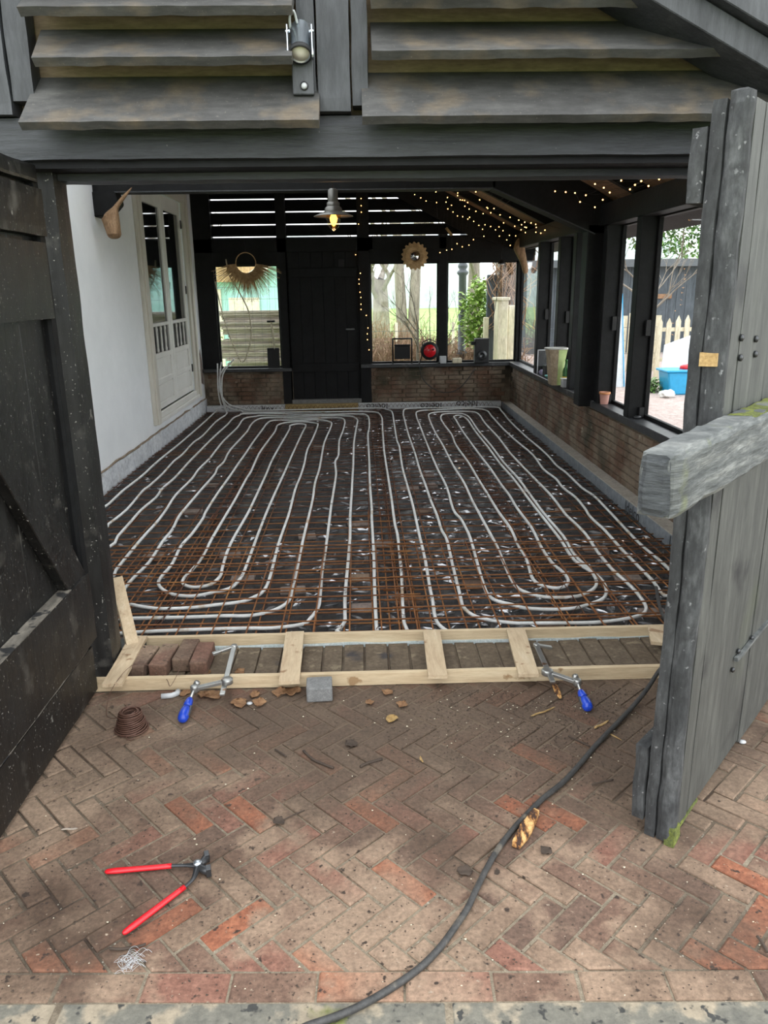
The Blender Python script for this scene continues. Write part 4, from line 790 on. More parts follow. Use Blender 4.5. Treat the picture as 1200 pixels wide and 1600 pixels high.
# ================================================================== WIRE COIL
t=thing('wire_coil','coil of brown tie wire standing on the paving by the left door leaf','wire coil')
cc=G(206,1140,0)
for L,(z0,r0_,r1_) in enumerate(((.003,.060,.05),(.003,.050,.044),(.003,.042,.038))):
    mb=MB();pts=[];N=12*20
    for i in range(N):
        q=2*PI*i/20;k=i/N;r=r0_+(r1_-r0_-.012)*k+.005*noise.noise(Vector((i*.11,L,0)));pts.append(cc+Vector((r*math.cos(q)*(1+.05*math.sin(i*.07)),r*math.sin(q),z0+.078*k+.004*math.sin(q*1.0+L*2+i*.013))))
    mb.tube(pts,.0026,5);mb.build('wire_winding',m_wire,t)
mb=MB();mb.tube(smoothpath([cc+Vector(v) for v in ((.03,-.05,.01),(.0,-.065,.012),(.012,-.075,.004),(.03,-.07,.006))],3),.002,5)
mb.tube(smoothpath([cc+Vector(v) for v in ((-.05,.0,.05),(-.11,.06,.03),(-.13,.2,.06),(-.09,.34,.09),(-.02,.36,.08),(.06,.30,.05),(.10,.22,.06),(.12,.34,.10),(.08,.40,.10))],5),.0013,4);mb.build('loose_wire_end',m_wire,t)
# ================================================================== PINCERS
t=thing('pincers','red handled steel pincers lying open on the paving','pincers')
pv=G(309,1352,.018)
for k,(h0,h1,ell) in enumerate(((G(164,1362,.012),G(268,1353,.014),G(296,1352,.016)),(G(192,1459,.012),G(288,1386,.014),G(303,1371,.016)))):
    d=(h1-h0).normalized();L=(h1-h0).length
    mb=MB();mb.tube([h0,h0+d*.006,h0+d*.03,h0+d*L*.5,h0+d*L*.9,h1],[.004,.008,.0095,.0088,.0082,.0086],12,flat=.8);mb.build('handle_sleeve',m_red,t)
    mb=MB();dd=(h1-h0).normalized();mb.tube(smoothpath([h1-d*.01,h1+d*.01,ell,pv],4),[.0055]*8+[.007,.008,.009,.010,.011][:5],10,flat=.8)
    jaw=[(310,1352),(318,1346),(323,1338)] if k==1 else [(310,1352),(317,1358),(326,1361)]
    jp=[G(x,y,.018) for x,y in jaw];mb.tube(smoothpath(jp,3),[.011,.011,.011,.0115,.012,.012,.011],10)
    e=jp[-1];q=(G(325,1350,.018)-e).normalized();mb.bar(e-q*.010,e+q*.012,.014,.026);mb.build('arm_and_jaw',m_dsteel,t,.001)
mb=MB();mb.lathe(pv,[(.012,.002),(.012,.012),(.006,.014),(0.001,.0145)],16);mb.build('pivot_bolt',m_chrome,t)
# ================================================================== CABLE
cp=[(1060,1010),(1030,1048),(1010,1078),(985,1108),(935,1160),(905,1195),(880,1222),(848,1248),(820,1276),(800,1298),(778,1327),(760,1358),(745,1388),(730,1420),(712,1447),(688,1480),(655,1513),(608,1546),(560,1573),(520,1590),(470,1608),(420,1640)]
P_=[]
for i,(x,y) in enumerate(cp): P_.append(G(x,y,[.075,.067,.045,.02][i] if i<4 else .010))
P_=[Vector((1.6,3.9,-.02)),Vector((1.45,3.45,.04))]+P_
mb=MB();mb.tube(smoothpath(P_,6),.0088,10);tag(mb.build('power_cable',m_cable),'thick dirty black cable snaking over the brick paving','cable')
# ================================================================== WALL LIGHT
t=thing('wall_light','grey steel spotlight with motion sensor on the gable post','wall light')
lx=-.168
mb=MB();mb.box((lx-.036,2.815,2.197),(lx+.034,2.856,2.405));mb.build('mounting_box',m_post,t,.004,2)
mb=MB();mb.lathe((lx-.004,2.77,2.315),[(.0,.105),(.026,.105),(.030,.098),(.030,.0),(.034,-.003),(.034,-.012),(.031,-.012),(.029,-.006),(.0,-.006)],24,cap=False)
R=Matrix.Translation((lx-.004,2.77,2.30))@Matrix.Rotation(math.radians(-33),4,'X')@Matrix.Translation((-lx+.004,-2.77,-2.30));mb.xf(R);mb.build('lamp_barrel',m_chrome,t)
mb=MB();mb.lathe((lx-.004,2.77,2.315),[(.0345,.004),(.037,.0),(.037,-.014),(.0315,-.014)],24,cap=False);mb.xf(R);mb.build('rubber_rim',m_kbox,t)
mb=MB();mb.lathe((lx-.004,2.77,2.315),[(.0,-.008),(.029,-.008),(.029,-.004),(0,-.004)],24);mb.xf(R);mb.build('frosted_lens',plain('frosted_lamp_lens',(.62,.58,.5),.3),t)
mb=MB()
for k in (-1,1): mb.box((lx-.004+k*.039-.0015,2.76,2.30),(lx-.004+k*.039+.0015,2.825,2.385));mb.tube([(lx-.004+k*.030,2.775,2.37),(lx-.004+k*.045,2.775,2.37)],.005,8);mb.tube([(lx-.004+k*.040,2.765,2.318),(lx-.004+k*.040,2.762,2.292)],.004,6)
mb.build('bracket',m_chrome,t)
mb=MB();mb.tube(smoothpath([(lx-.012,2.80,2.40),(lx-.020,2.77,2.425),(lx-.034,2.79,2.415),(lx-.036,2.82,2.39)],4),.004,6);mb.build('cable_loop',m_whitepl,t)
mb=MB();mb.lathe((lx+.002,2.815,2.222),[(.010,0),(.010,-.003),(.008,-.008),(.004,-.010),(.0005,-.0105)],16,'y');se=mb.build('sensor_eye',m_whitepl,t)
mb=MB();mb.lathe((lx+.002,2.815,2.222),[(.0095,-.001),(.0135,-.001),(.0135,-.004),(.0105,-.004)],16,'y',cap=False);mb.build('dark_ring',m_kbox,se)
# ================================================================== PENDANT
t=thing('pendant_lamp','grey metal pendant lamp with glowing bulb hanging in the front bay','pendant lamp');pc=YP(521,335,5.5)
mb=MB()
for pf in ([(.004,.162),(.022,.160),(.030,.152)],[(.030,.152),(.033,.150),(.034,.078)],[(.034,.078),(.042,.074),(.043,.050)],[(.043,.050),(.056,.040),(.060,.018)],[(.060,.018),(.095,.004),(.131,-.010),(.132,-.014),(.09,-.004),(.045,.004)]): mb.lathe(pc,pf,28,cap=False)
mb.build('lamp_shade',m_zinc,t)
mb=MB();mb.lathe(pc,[(.046,.004),(.049,-.02),(.046,-.05),(.034,-.078),(.014,-.100),(.0005,-.104)],20,cap=False);mb.build('glass_jar',m_amber,t)
mb=MB();mb.lathe(pc,[(.0005,.006),(.014,.002),(.026,-.024),(.022,-.044),(.012,-.066),(.0005,-.076)],16,cap=False);mb.build('bulb',m_bulb,t)
mb=MB();mb.tube([pc+Vector((0,0,.15)),Vector((pc.x,pc.y,3.40))],.004,6);mb.build('cord',m_kbox,t)
ld=bpy.data.lights.new('pendant_glow','POINT');ld.energy=1.5;ld.color=(1,.62,.3);ld.shadow_soft_size=.04;lo=bpy.data.objects.new('pendant_glow',ld);C.objects.link(lo);lo.parent=t;lo.location=pc+Vector((0,0,-.13))
# ================================================================== FAIRY LIGHTS
bme=bpy.data.meshes.new('fairy_bulb');b_=bmesh.new();bmesh.ops.create_icosphere(b_,subdivisions=1,radius=.0062);b_.to_mesh(bme);b_.free();bme.materials.append(m_fairy)
def fairy(s,label,step=0):
    pts=sorted([Vector(tuple(map(float,a.split(',')))) for a in s.split()],key=lambda v:(round(v.y/1.5),v.x) if not step else -v.z)
    t=thing('fairy_light_string',label,'string lights','warm fairy lights')
    q=[]
    for a,b in zip(pts,pts[1:]): q+=[a,(a+b)/2-Vector((0,0,.02*min(1,(b-a).length)))]
    q.append(pts[-1]);mb=MB();mb.tube([v+Vector((0,0,.006)) for v in q],.0012,3);mb.build('wire',m_kbox,t)
    for p in pts:
        o=bpy.data.objects.new('bulb',bme);C.objects.link(o);o.location=p;o.parent=t
F1='0.76,10.90,2.77 0.84,10.90,2.73 0.91,10.90,2.69 0.98,10.26,2.73 1.12,10.23,2.66 1.15,10.66,2.65 1.22,10.65,2.61 1.05,10.90,2.67 1.20,10.90,2.59 1.27,10.90,2.55 1.33,10.90,2.50 1.40,10.90,2.49 1.47,10.90,2.46 1.49,10.88,2.48 1.55,10.90,2.43 1.62,10.90,2.38 1.69,10.83,2.38 1.75,10.73,2.35 1.67,10.90,2.33 1.82,10.76,2.31 1.80,10.38,2.32 1.87,10.47,2.28 1.98,10.61,2.23 2.00,10.90,2.19 2.05,10.90,2.12 1.90,10.90,2.24 1.69,10.90,2.24 1.55,10.90,2.20 1.33,10.90,2.15 1.40,10.90,2.11 1.49,10.90,2.13 1.26,10.90,2.08 1.19,10.90,2.07 1.10,10.90,2.04 1.17,9.59,2.64 1.19,9.76,2.63 1.10,9.56,2.67 1.24,9.92,2.60 1.26,9.86,2.59 1.28,9.81,2.58 1.33,10.16,2.55 1.32,9.83,2.56 1.39,10.20,2.52 1.47,10.17,2.49 1.38,9.27,2.53 1.29,8.96,2.58 1.32,8.61,2.56 1.54,10.03,2.45 1.50,9.50,2.47 1.51,9.49,2.46 1.55,9.30,2.44 1.58,9.70,2.43 1.66,9.52,2.39 1.77,9.89,2.33 1.75,9.37,2.35 1.83,9.26,2.31 1.89,9.39,2.27 1.88,9.17,2.28 1.95,9.49,2.25 1.95,9.41,2.24 1.96,9.76,2.24 2.02,9.79,2.21 1.96,8.96,2.24 2.00,9.11,2.22 2.07,9.44,2.19 2.10,9.31,2.17 2.07,8.98,2.18 1.92,9.02,2.26 2.02,10.39,2.21 1.88,9.75,2.28 1.38,8.36,2.53 1.51,8.40,2.47 1.57,8.38,2.43 2.21,8.33,2.11'
F2='1.83,5.38,2.31 1.98,4.97,2.23 1.81,5.83,2.32 1.86,5.79,2.29 1.93,5.36,2.25 1.96,5.33,2.24 1.93,5.70,2.25 1.95,5.86,2.24 1.93,5.58,2.26 1.80,6.22,2.32 1.86,6.19,2.29 1.92,6.23,2.26 1.75,6.89,2.34 1.71,7.10,2.37 1.80,6.78,2.32 1.86,6.67,2.29 1.96,6.53,2.24 1.90,6.98,2.27 2.01,6.91,2.22 2.12,7.30,2.16 2.19,7.71,2.13 1.99,5.60,2.23'
F3='0.05,11.00,2.74 0.05,11.00,2.65 0.05,11.00,2.57 0.01,11.00,2.42 -0.04,11.00,2.03 0.02,11.00,1.79 0.00,11.00,1.71 -0.00,11.00,1.65 0.01,11.00,1.54 0.02,11.00,1.47 0.02,11.00,1.38 0.02,11.00,1.31 0.09,11.00,1.23 0.11,11.00,1.06 0.10,11.00,0.98 0.10,11.00,0.90 0.12,11.00,0.76'
F3=' '.join('%.3f,11.12,%.3f'%(float(a.split(',')[0])*1.011,1.58+(float(a.split(',')[2])-1.58)*1.011) for a in F3.split())
a=[p for p in F1.split()]
fairy(' '.join(p for p in a if float(p.split(',')[1])>10.3),'warm fairy lights strung along the far end of the sloping roof')
fairy(' '.join(p for p in a if float(p.split(',')[1])<=10.3),'warm fairy lights strung under the middle of the sloping roof')
fairy(F2,'warm fairy lights strung under the roof above the nearest side windows')
fairy(F3,'warm fairy lights hanging down the post beside the black back door',1)
# ================================================================== DRIFTWOOD HANGERS
def skin(name,verts,edges,radii,m,sub=2,par=None,root=0):
    me=bpy.data.meshes.new(name);me.from_pydata(verts,edges,[]);me.materials.append(m);o=bpy.data.objects.new(name,me);C.objects.link(o)
    if par is not None:o.parent=par
    k=o.modifiers.new('skin','SKIN')
    for i,r in enumerate(radii): me.skin_vertices[0].data[i].radius=r if isinstance(r,tuple) else (r,r)
    me.skin_vertices[0].data[root].use_root=True
    s=o.modifiers.new('sub','SUBSURF');s.levels=sub;s.render_levels=sub;return o
Y7=lambda x,y,d=7.03:YP(x,y,d)
v=[Y7(180,374),Y7(176,352),Y7(168,338),Y7(162,336),Y7(180,325),Y7(194,307),Y7(206,293)]
dw=skin('driftwood_ornament',v,[(0,1),(1,2),(2,3),(2,4),(4,5),(5,6)],[(.05,.045),(.09,.06),(.09,.055),(.045,.03),(.028,.022),(.022,.016),(.004,.004)],m_drift,2,None,1)
tag(dw,'brown driftwood piece with long prong on the left corbel','wood ornament','driftwood ornaments')
Y9=lambda x,y,d=10.7:YP(x,y,d)
v=[Y9(822,428,),Y9(818,408),Y9(811,388),Y9(812,378),Y9(822,369),Y9(832,362),Y9(806,384)]
dw=skin('driftwood_ornament',v,[(0,1),(1,2),(2,3),(3,4),(4,5),(2,6)],[(.04,.04),(.055,.05),(.095,.08),(.085,.07),(.04,.04),(.010,.010),(.065,.05)],m_drift,2,None,2)
mb=MB();q_=Y9(811,386);mb.tube([q_,(q_.x,q_.y,3.42-.5*q_.x)],.004,4);mb.build('hanging_cord',m_kbox,dw)
tag(dw,'brown driftwood piece shaped like a leg by the right side windows','wood ornament','driftwood ornaments')
mb=MB();a=YP(697,356,10.9);b=YP(706,368,10.9);mb.bar(a,b,.04,.03);tag(mb.build('lit_lath',m_chip),'short orange lath under the gable louvers at the back','wood piece')
# ================================================================== SUNBURST HANGER, MIRROR
t=thing('straw_fringe_hanger','round hoop with straw fringe hanging before the left back window','wall hanging');hc=YP(384,411,11.0)
mb=MB();R_=.135;mb.tube([hc+Vector((R_*math.cos(q),0,R_*math.sin(q))) for q in [2*PI*i/40 for i in range(41)]],.007,6);mb.build('hoop',m_straw,t)
pr=random.Random(4);mb=MB()
for i in range(150):
    q=PI*1.03+PI*.94*i/150;L=pr.uniform(.18,.36);d=Vector((math.cos(q),pr.uniform(-.08,.03),math.sin(q)));p=hc+Vector((R_*math.cos(q),0,R_*math.sin(q)))
    e=p+d*L;e.z-=.03;mb.tube([p,p+d*L*.5,e],[.0038,.0034,.0018],4)
mb.build('straw_fringe',m_straw,t)
mb=MB();mb.tube([hc+Vector((0,0,R_)),hc+Vector((0,0,R_+.16))],.003,4);mb.build('hanging_cord',m_kbox,t)
t=thing('round_mirror','small round mirror in a notched wooden ring above the back windows','mirror');mc=YP(648,400,11.08)
mb=MB();pts=[]
for i in range(72):
    q=2*PI*i/72;r=.175+.010*(1 if (i//2)%2 else -1)+.004*noise.noise(Vector((i*.5,0,0)));pts.append((r,q))
vs=[];fs=[];n=72
for (r,q) in pts:
    c,s_=math.cos(q),math.sin(q);vs+=[mc+Vector((.075*c,-.012,.075*s_)),mc+Vector((.12*c,-.022,.12*s_)),mc+Vector((r*c,-.008,r*s_)),mc+Vector((r*c,.01,r*s_)),mc+Vector((.075*c,.01,.075*s_))]
for i in range(n):
    for j in range(5): fs.append((i*5+j,i*5+(j+1)%5,((i+1)%n)*5+(j+1)%5,((i+1)%n)*5+j))
mb.add(vs,fs);mb.build('notched_ring',m_straw,t)
mb=MB();mb.lathe(mc,[(.078,-.006),(.078,.004)],32,'y');mb.build('mirror_glass',m_mirror,t)
# ================================================================== THINGS ON THE BACK SILLS
ys=11.10
t=thing('spade','black bladed spade with T handle standing at the left back window','spade');p=Vector((-1.235,11.11,.517))
mb=MB();mb.box((p.x-.085,p.y-.012,.517),(p.x+.085,p.y+.010,.80));mb.build('blade',m_kbox,t,.006);mb=MB();mb.tube([(p.x+.02,p.y,.78),(p.x+.005,p.y,1.05),(p.x-.01,p.y,1.16)],.013,10);mb.build('shaft',m_pale,t);mb=MB();mb.tube([(p.x-.065,p.y,1.165),(p.x+.045,p.y,1.165)],.014,10);mb.build('handle_grip',m_kbox,t)
t=thing('forked_branch','bent forked branch leaning at the left back window','branch');mb=MB()
for pts,r in ((((353,405),(358,430),(370,450),(386,480),(391,500),(392,530),(384,560),(379,566)),.009),(((336,440),(345,480),(357,520),(369,550),(377,566)),.008),(((391,520),(386,512),(380,506)),.004)):
    q=smoothpath([YP(x,y,11.06) for x,y in pts],3);mb.tube(q,r,6)
mb.build('bare_stem',m_pale,t)
t=thing('flood_lamp','black site flood lamp on a frame on the back sill','flood lamp');p=YP(628,553,ys);x0,x1=p.x-.13,p.x+.14
mb=MB()
for a,b in (((x0,ys,.56),(x0,ys,.90)),((x1,ys,.56),(x1,ys,.90)),((x0-.005,ys,.90),(x1+.005,ys,.90)),((x0,ys-.05,.565),(x0,ys+.06,.565)),((x1,ys-.05,.565),(x1,ys+.06,.565)),((x0,ys,.58),(x1,ys,.58))): mb.tube([a,b],.011,8)
mb.build('stand',m_kbox,t);mb=MB();mb.box((x0+.025,ys-.04,.62),(x1-.025,ys+.04,.80));mb.prism([(x0+.02,ys-.04,.80),(x0+.02,ys-.04,.825),(x0+.02,ys+.04,.80)],(x1-x0-.04,0,0));mb.build('lamp_head',m_kbox,t,.006)
t=thing('cable_reel','round cable reel with red disc on the back sill','cable reel');p=YP(671,548,11.06);ys=11.06
mb=MB();mb.lathe(p+Vector((0,0,0)),[(.055,-.05),(.122,-.05),(.126,-.045),(.126,-.038),(.118,-.035),(.118,.035),(.126,.04),(.126,.05),(.06,.05)],32,'y');mb.build('drum',m_kbox,t)
mb=MB();mb.lathe(p+Vector((0,-.052,0)),[(.0005,-.004),(.085,-.004),(.088,0),(.0005,.0)],32,'y');mb.build('red_disc',m_red,t)
mb=MB();mb.tube([(p.x-.14,ys,.556),(p.x-.11,ys,.66),(p.x-.10,ys,p.z+.12),(p.x,ys,p.z+.16),(p.x+.10,ys,p.z+.12),(p.x+.11,ys,.66),(p.x+.14,ys,.556)],.008,6);mb.tube([(p.x-.15,ys-.06,.558),(p.x-.14,ys+.08,.558)],.009,6);mb.tube([(p.x+.14,ys-.06,.558),(p.x+.14,ys+.08,.558)],.009,6);mb.build('reel_stand',m_kbox,t)
mb=MB();mb.lathe(p+Vector((.05,-.058,.02)),[(.0005,-.012),(.012,-.012),(.012,0),(.0005,0)],10,'y');mb.build('crank_knob',m_kbox,t)
def sbox(name,label,cat,px,py,w,d,h,m,z0=.552,y=ys,bev=.006):
    p=YP(px,py,y);mb=MB();mb.box((p.x-w/2,y-d/2,z0),(p.x+w/2,y+d/2,z0+h));return tag(mb.build(name,m,None,bev,2),label,cat)
sbox('small_white_box','small white box at the post between the back windows','box',692,560,.09,.07,.10,m_whitepl)
sbox('small_tan_box','low tan box on the back sill right of the post','box',714,560,.13,.08,.07,m_pale)
t=thing('loudspeaker','black box loudspeaker on the right part of the back sill','loudspeaker');p=YP(752,550,ys);mb=MB();mb.box((p.x-.10,ys-.08,.553),(p.x+.10,ys+.06,.89));mb.build('cabinet',m_kbox,t,.008);mb=MB();mb.lathe((p.x,ys-.082,.66),[(.07,0),(.065,-.006),(.02,.004),(.0005,-.002)],20,'y');mb.build('cone',m_dsteel,t);mb=MB();mb.box((p.x-.15,ys-.02,.80),(p.x-.10,ys+.02,.85));mb.build('side_knob',m_dsteel,t)
mb=MB();mb.tube(smoothpath([YP(x,y,11.0) for x,y in ((655,573),(660,590),(672,604),(692,613),(712,610),(728,596),(742,576))],4),.007,6);tag(mb.build('drooping_cable',m_cable),'black cable drooping below the back sill','cable')
t=thing('hanging_lamp','small black lamp hanging by the right back window','hanging lamp');p=YP(784,412,10.6)
mb=MB();mb.lathe(p,[(.015,.05),(.02,.045),(.04,.02),(.055,.0),(.05,.0),(.03,.018)],20,cap=False);mb.build('lamp_shade',m_kbox,t);mb=MB();mb.tube(smoothpath([p+Vector((0,0,.05)),p+Vector((.0,.02,.15)),p+Vector((.05,.1,.30)),p+Vector((.1,.1,.38))],3),.004,5);mb.build('cord',m_kbox,t)
mb=MB();mb.lathe(p,[(.0005,-.012),(.03,-.010),(.03,.0)],14);mb.build('lens',m_whitepl,t)
mb=MB();mb.tube(smoothpath([YP(x,y,11.0) for x,y in ((783,415),(778,450),(772,490),(766,520),(761,535))],4),.005,5);tag(mb.build('lamp_cable',m_cable),'thin black cable running down the right back window','cable')
# ================================================================== THINGS ON THE RIGHT SILL
SZ=.557
t=thing('plant_pot','small pink terracotta pot on the right sill beside the truss post','plant pot');p=Vector((2.185,6.86,SZ))
mb=MB();mb.lathe((p.x,p.y,SZ),[(.034,0),(.043,.085),(.046,.088),(.047,.105),(.042,.105),(.040,.09),(.03,.02),(.0005,.02)],24,cap=False);mb.lathe((p.x,p.y,SZ),[(.0005,.0),(.034,.0)],24,cap=False);mb.build('pot_body',m_pink,t)
mb=MB();mb.lathe((p.x,p.y,SZ),[(.0475,.088),(.050,.090),(.050,.107),(.0465,.109),(.043,.106)],24,cap=False);mb.build('orange_rim',m_terr,t)
t=thing('paper_sack','open brown and lime green paper sack on the right sill','paper sack');bx,by=2.105,8.36
def sack(z,k,w,d): return [(bx-w+.006*math.sin(k),by-d,z),(bx+w*.0,by-d-.02,z),(bx+w,by-d,z),(bx+w,by+d,z),(bx-w,by+d,z)]
mb=MB();rings=[sack(SZ,0,.050,.07),sack(SZ+.12,1,.065,.08),sack(SZ+.26,2,.080,.085),sack(SZ+.38,3,.100,.09)];vs=[v for r in rings for v in r];n=5;fs=[];ms=[]
for i in range(3):
    for j in range(5): mb.mi=[0,1,2,2,0][j];mb.add([rings[i][j],rings[i][(j+1)%5],rings[i+1][(j+1)%5],rings[i+1][j]],[(0,1,2,3)])
mb.mi=0;mb.add(rings[0],[(0,1,2,3,4)])
o=mb.build('sack_body',[m_bag,m_lime,m_wpaper],t);s=o.modifiers.new('t','SOLIDIFY');s.thickness=.003
mb=MB();pts=[Vector(p)+Vector((0,0,.004)) for p in rings[3]];mb.tube(smoothpath(pts+[pts[0]],4),.008,6);mb.build('rolled_rim',m_wpaper,t)
t=thing('wine_bottle','green bottle with yellow label standing before the paper sack','bottle');bx,by=2.185,8.22
mb=MB();mb.lathe((bx,by,SZ),[(.0005,0),(.034,0),(.036,.01),(.036,.15),(.030,.18),(.014,.205),(.013,.26),(.015,.262),(.015,.275),(.0005,.276)],20,cap=False);mb.build('bottle_body',m_botg,t);mb=MB();mb.lathe((bx,by,SZ),[(.0368,.03),(.0368,.10)],20,cap=False);mb.build('paper_label',m_yel,t)
t=thing('plastic_tub','clear white plastic tub on the right sill before the bottle','plastic tub');bx,by=2.165,8.08
mb=MB();mb.box((bx-.06,by-.04,SZ),(bx+.06,by+.04,SZ+.085));mb.build('tub_body',m_whitepl,t,.012,2);mb=MB();mb.box((bx-.066,by-.046,SZ+.085),(bx+.066,by+.046,SZ+.095));mb.build('rim',m_wpaper,t,.004)
mb=MB();bx,by=2.16,7.42
vs=[(bx-.05,by-.06,SZ),(bx+.06,by-.06,SZ),(bx+.07,by+.10,SZ),(bx-.04,by+.12,SZ),(bx+.01,by-.03,SZ+.20),(bx+.06,by-.02,SZ+.38),(bx+.065,by+.04,SZ+.40),(bx+.0,by+.05,SZ+.22)]
mb.add(vs,[(0,1,2,3),(0,1,5,4),(1,2,6,5),(2,3,7,6),(3,0,4,7),(4,5,6,7)]);tag(mb.build('folded_black_cloth',m_kbox,None,.015,2),'folded black cloth leaning in the corner by the truss post','cloth')
t=thing('picture_frame','small pale edged frame standing behind the paper sack','picture frame');bx,by=2.23,9.36
mb=MB();mb.box((bx-.09,by,SZ+.10),(bx+.02,by+.012,SZ+.29));mb.build('dark_picture',m_sill,t);mb=MB();mb.box((bx-.095,by-.004,SZ+.285),(bx+.02,by+.014,SZ+.295)).box((bx-.097,by-.004,SZ+.10),(bx-.088,by+.014,SZ+.295)).box((bx-.095,by,SZ),(bx-.088,by+.014,SZ+.10));mb.build('frame_edge',m_whitepl,t)
mb=MB();mb.box((2.16,9.02,SZ),(2.25,9.20,SZ+.14));tag(mb.build('black_tool_case',m_kbox,None,.012,2),'black case behind the teal bowl on the right sill','case')
t=thing('teal_bowl','shallow teal bowl at the far end of the right sill','bowl');mb=MB();mb.lathe((2.19,8.93,SZ),[(.0005,0),(.035,0),(.06,.02),(.066,.035),(.062,.035),(.055,.02),(.0005,.008)],24,cap=False);mb.build('bowl_body',m_teal,t)
blob('purple_ornament','small pale purple ornament at the far end of the right sill','ornament',(2.18,9.30,SZ+.035),(.035,.03,.034),plain('pale_purple_glaze',(.42,.38,.55),.4),4,amp=.4)
t=thing('red_box','small red-brown box between the sack and the teal bowl','box');mb=MB();mb.box((2.16,8.72,SZ),(2.24,8.80,SZ+.07));mb.build('box_body',m_terr,t,.004)
blob('door_catch','small dark metal catch on the sill by the nearest post','catch',(2.20,6.04,SZ+.010),(.035,.02,.014),m_dsteel,3,amp=.2)
# ================================================================== OUTSIDE, BEHIND THE BACK WALL
def limb(mb,p,d,L,r,depth,pr,spread=.5,n=5,up=.15):
    k=4;pts=[p];dd=d.copy();rs=[r]
    for i in range(k):
        dd=(dd+Vector((pr.uniform(-1,1),pr.uniform(-1,1),pr.uniform(-.6,1)))*.13+Vector((0,0,up*.15))).normalized();pts.append(pts[-1]+dd*(L/k));rs.append(r*(1-.45*(i+1)/k))
    mb.tube(pts,rs,n if depth<2 else 4,cap=False)
    if depth<=0 or r<.004:return
    for c in range(pr.choice((2,3,3))):
        a=dd+Vector((pr.uniform(-1,1),pr.uniform(-1,1),pr.uniform(-.3,.9)))*spread
        limb(mb,pts[-1] if c<2 else pts[2],a.normalized(),L*pr.uniform(.6,.85),r*.55,depth-1,pr,spread,n,up)
def tree(label,x,y,h,r,seed,group,depth=5,spread=.6,lean=(0,0),m=None,z=-.12,cat='tree',trunks=1,name='bare_tree'):
    t=thing(name,label,cat,group);t.location=(0,0,0);pr=random.Random(seed)
    for k in range(trunks):
        mb=MB();a=Vector((x+(k-.5*(trunks-1))*r*1.5,y,z));top=a+Vector((lean[0]*h+(k-.5*(trunks-1))*h*.10,lean[1]*h,h))
        mb.tube([a,a+(top-a)*.1,a+(top-a)*.5,top],[r*1.35,r*1.05,r*.9,r*.7],10,cap=False);tk=mb.build('trunk',m or m_bark,t)
        mb=MB()
        for q in range(4):
            limb(mb,top-(top-a)*(.12*q),Vector((pr.uniform(-1,1),pr.uniform(-1,1),.8)).normalized(),h*.42,r*.42,depth-1,pr,spread)
        mb.build('branches',m or m_bark,t)
    return t
tree('large bare twin-trunked tree behind the right back windows',1.36,22.5,3.6,.165,3,'bare trees in the field',4,.6,trunks=2)
tree('pollarded bare tree in the field left of the twin tree',.72,27,2.0,.32,5,'bare trees in the field',4,.9)
tree('slender bare shrub tree close outside the middle back window',.98,13.4,1.1,.030,9,'bare shrubs',5,.75,m=m_barkd,cat='shrub',name='bare_shrub')
tree('slanting bare shrub close outside beside the middle post',1.15,12.9,.9,.022,12,'bare shrubs',5,.7,m=m_barkd,cat='shrub',name='bare_shrub')
tree('thin bare shrub outside left of the iron lamp post',1.45,13.2,1.0,.018,17,'bare shrubs',5,.7,m=m_barkd,cat='shrub',name='bare_shrub')
tree('bare tree in the field right of the iron lamp post',3.6,25,3,.22,21,'bare trees in the field',4,.7)
tree('bare tree far left behind the turquoise cottage',-6.5,30,3.2,.25,25,'bare trees in the field',4,.7)
tree('small bare tree outside the nearest side window',5.6,15.5,1.6,.06,31,None,5,.7)
t=thing('iron_lamp_post','dark cast iron lamp post outside the right back window','lamp post');lp=YP(721,560,14.0);lp.z=-.12
mb=MB();mb.lathe(lp,[(.13,0),(.13,.10),(.10,.14),(.09,.45),(.075,.52),(.105,.55),(.105,.58),(.068,.62),(.066,1.9),(.10,1.94),(.10,1.97),(.06,2.0),(.085,2.05),(.085,2.08),(.055,2.12),(.05,3.0)],16);mb.build('column',m_iron,t)
mb=MB();mb.lathe(lp+Vector((0,0,3.0)),[(.05,0),(.16,.08),(.22,.42),(.24,.44),(.1,.6),(.02,.65)],12);mb.build('lantern',m_iron,t)
def leaves(name,label,cat,c,rad,n,sz,m,seed,group=None,stem=None,hang=0):
    t=thing(name,label,cat,group);pr=random.Random(seed);mb=MB()
    for i in range(n):
        while True:
            u=Vector((pr.uniform(-1,1),pr.uniform(-1,1),pr.uniform(-1,1)))
            if .35<u.length<1 and noise.noise(u*2+Vector((seed,0,0)))>-.22:break
        p=Vector((c[0]+u.x*rad[0],c[1]+u.y*rad[1],c[2]+u.z*rad[2]));a=pr.uniform(0,6.28);e=pr.uniform(-.9,.6)-hang
        d=Vector((math.cos(a)*math.cos(e),math.sin(a)*math.cos(e),math.sin(e)))*sz*pr.uniform(.6,1.3);s_=d.cross(Vector((pr.uniform(-.4,.4),pr.uniform(-.4,.4),1))).normalized()*sz*.22
        mb.add([p,p+d*.5+s_,p+d,p+d*.5-s_],[(0,1,2,3)])
    mb.build('foliage',m,t)
    mb=MB();mb.tube([(c[0],c[1],-.12),(c[0]+.03,c[1],(c[2]-.12)/2),(c[0],c[1],c[2])],[.04,.03,.015],6);
    for k in range(9):
        a=k*.7;mb.tube([(c[0],c[1],c[2]-rad[2]*.8+k*rad[2]*.12),(c[0]+rad[0]*.7*math.cos(a),c[1]+rad[1]*.7*math.sin(a),c[2]+rad[2]*(-.4+.12*k))],[.012,.004],4)
    mb.build('stems',m_barkd,t);return t
lc=YP(748,455,13.6);leaves('laurel_bush','yellow-green laurel bush outside the right back window','bush',(lc.x,13.6,1.15),(.36,.3,.62),1500,.13,m_laur,3)
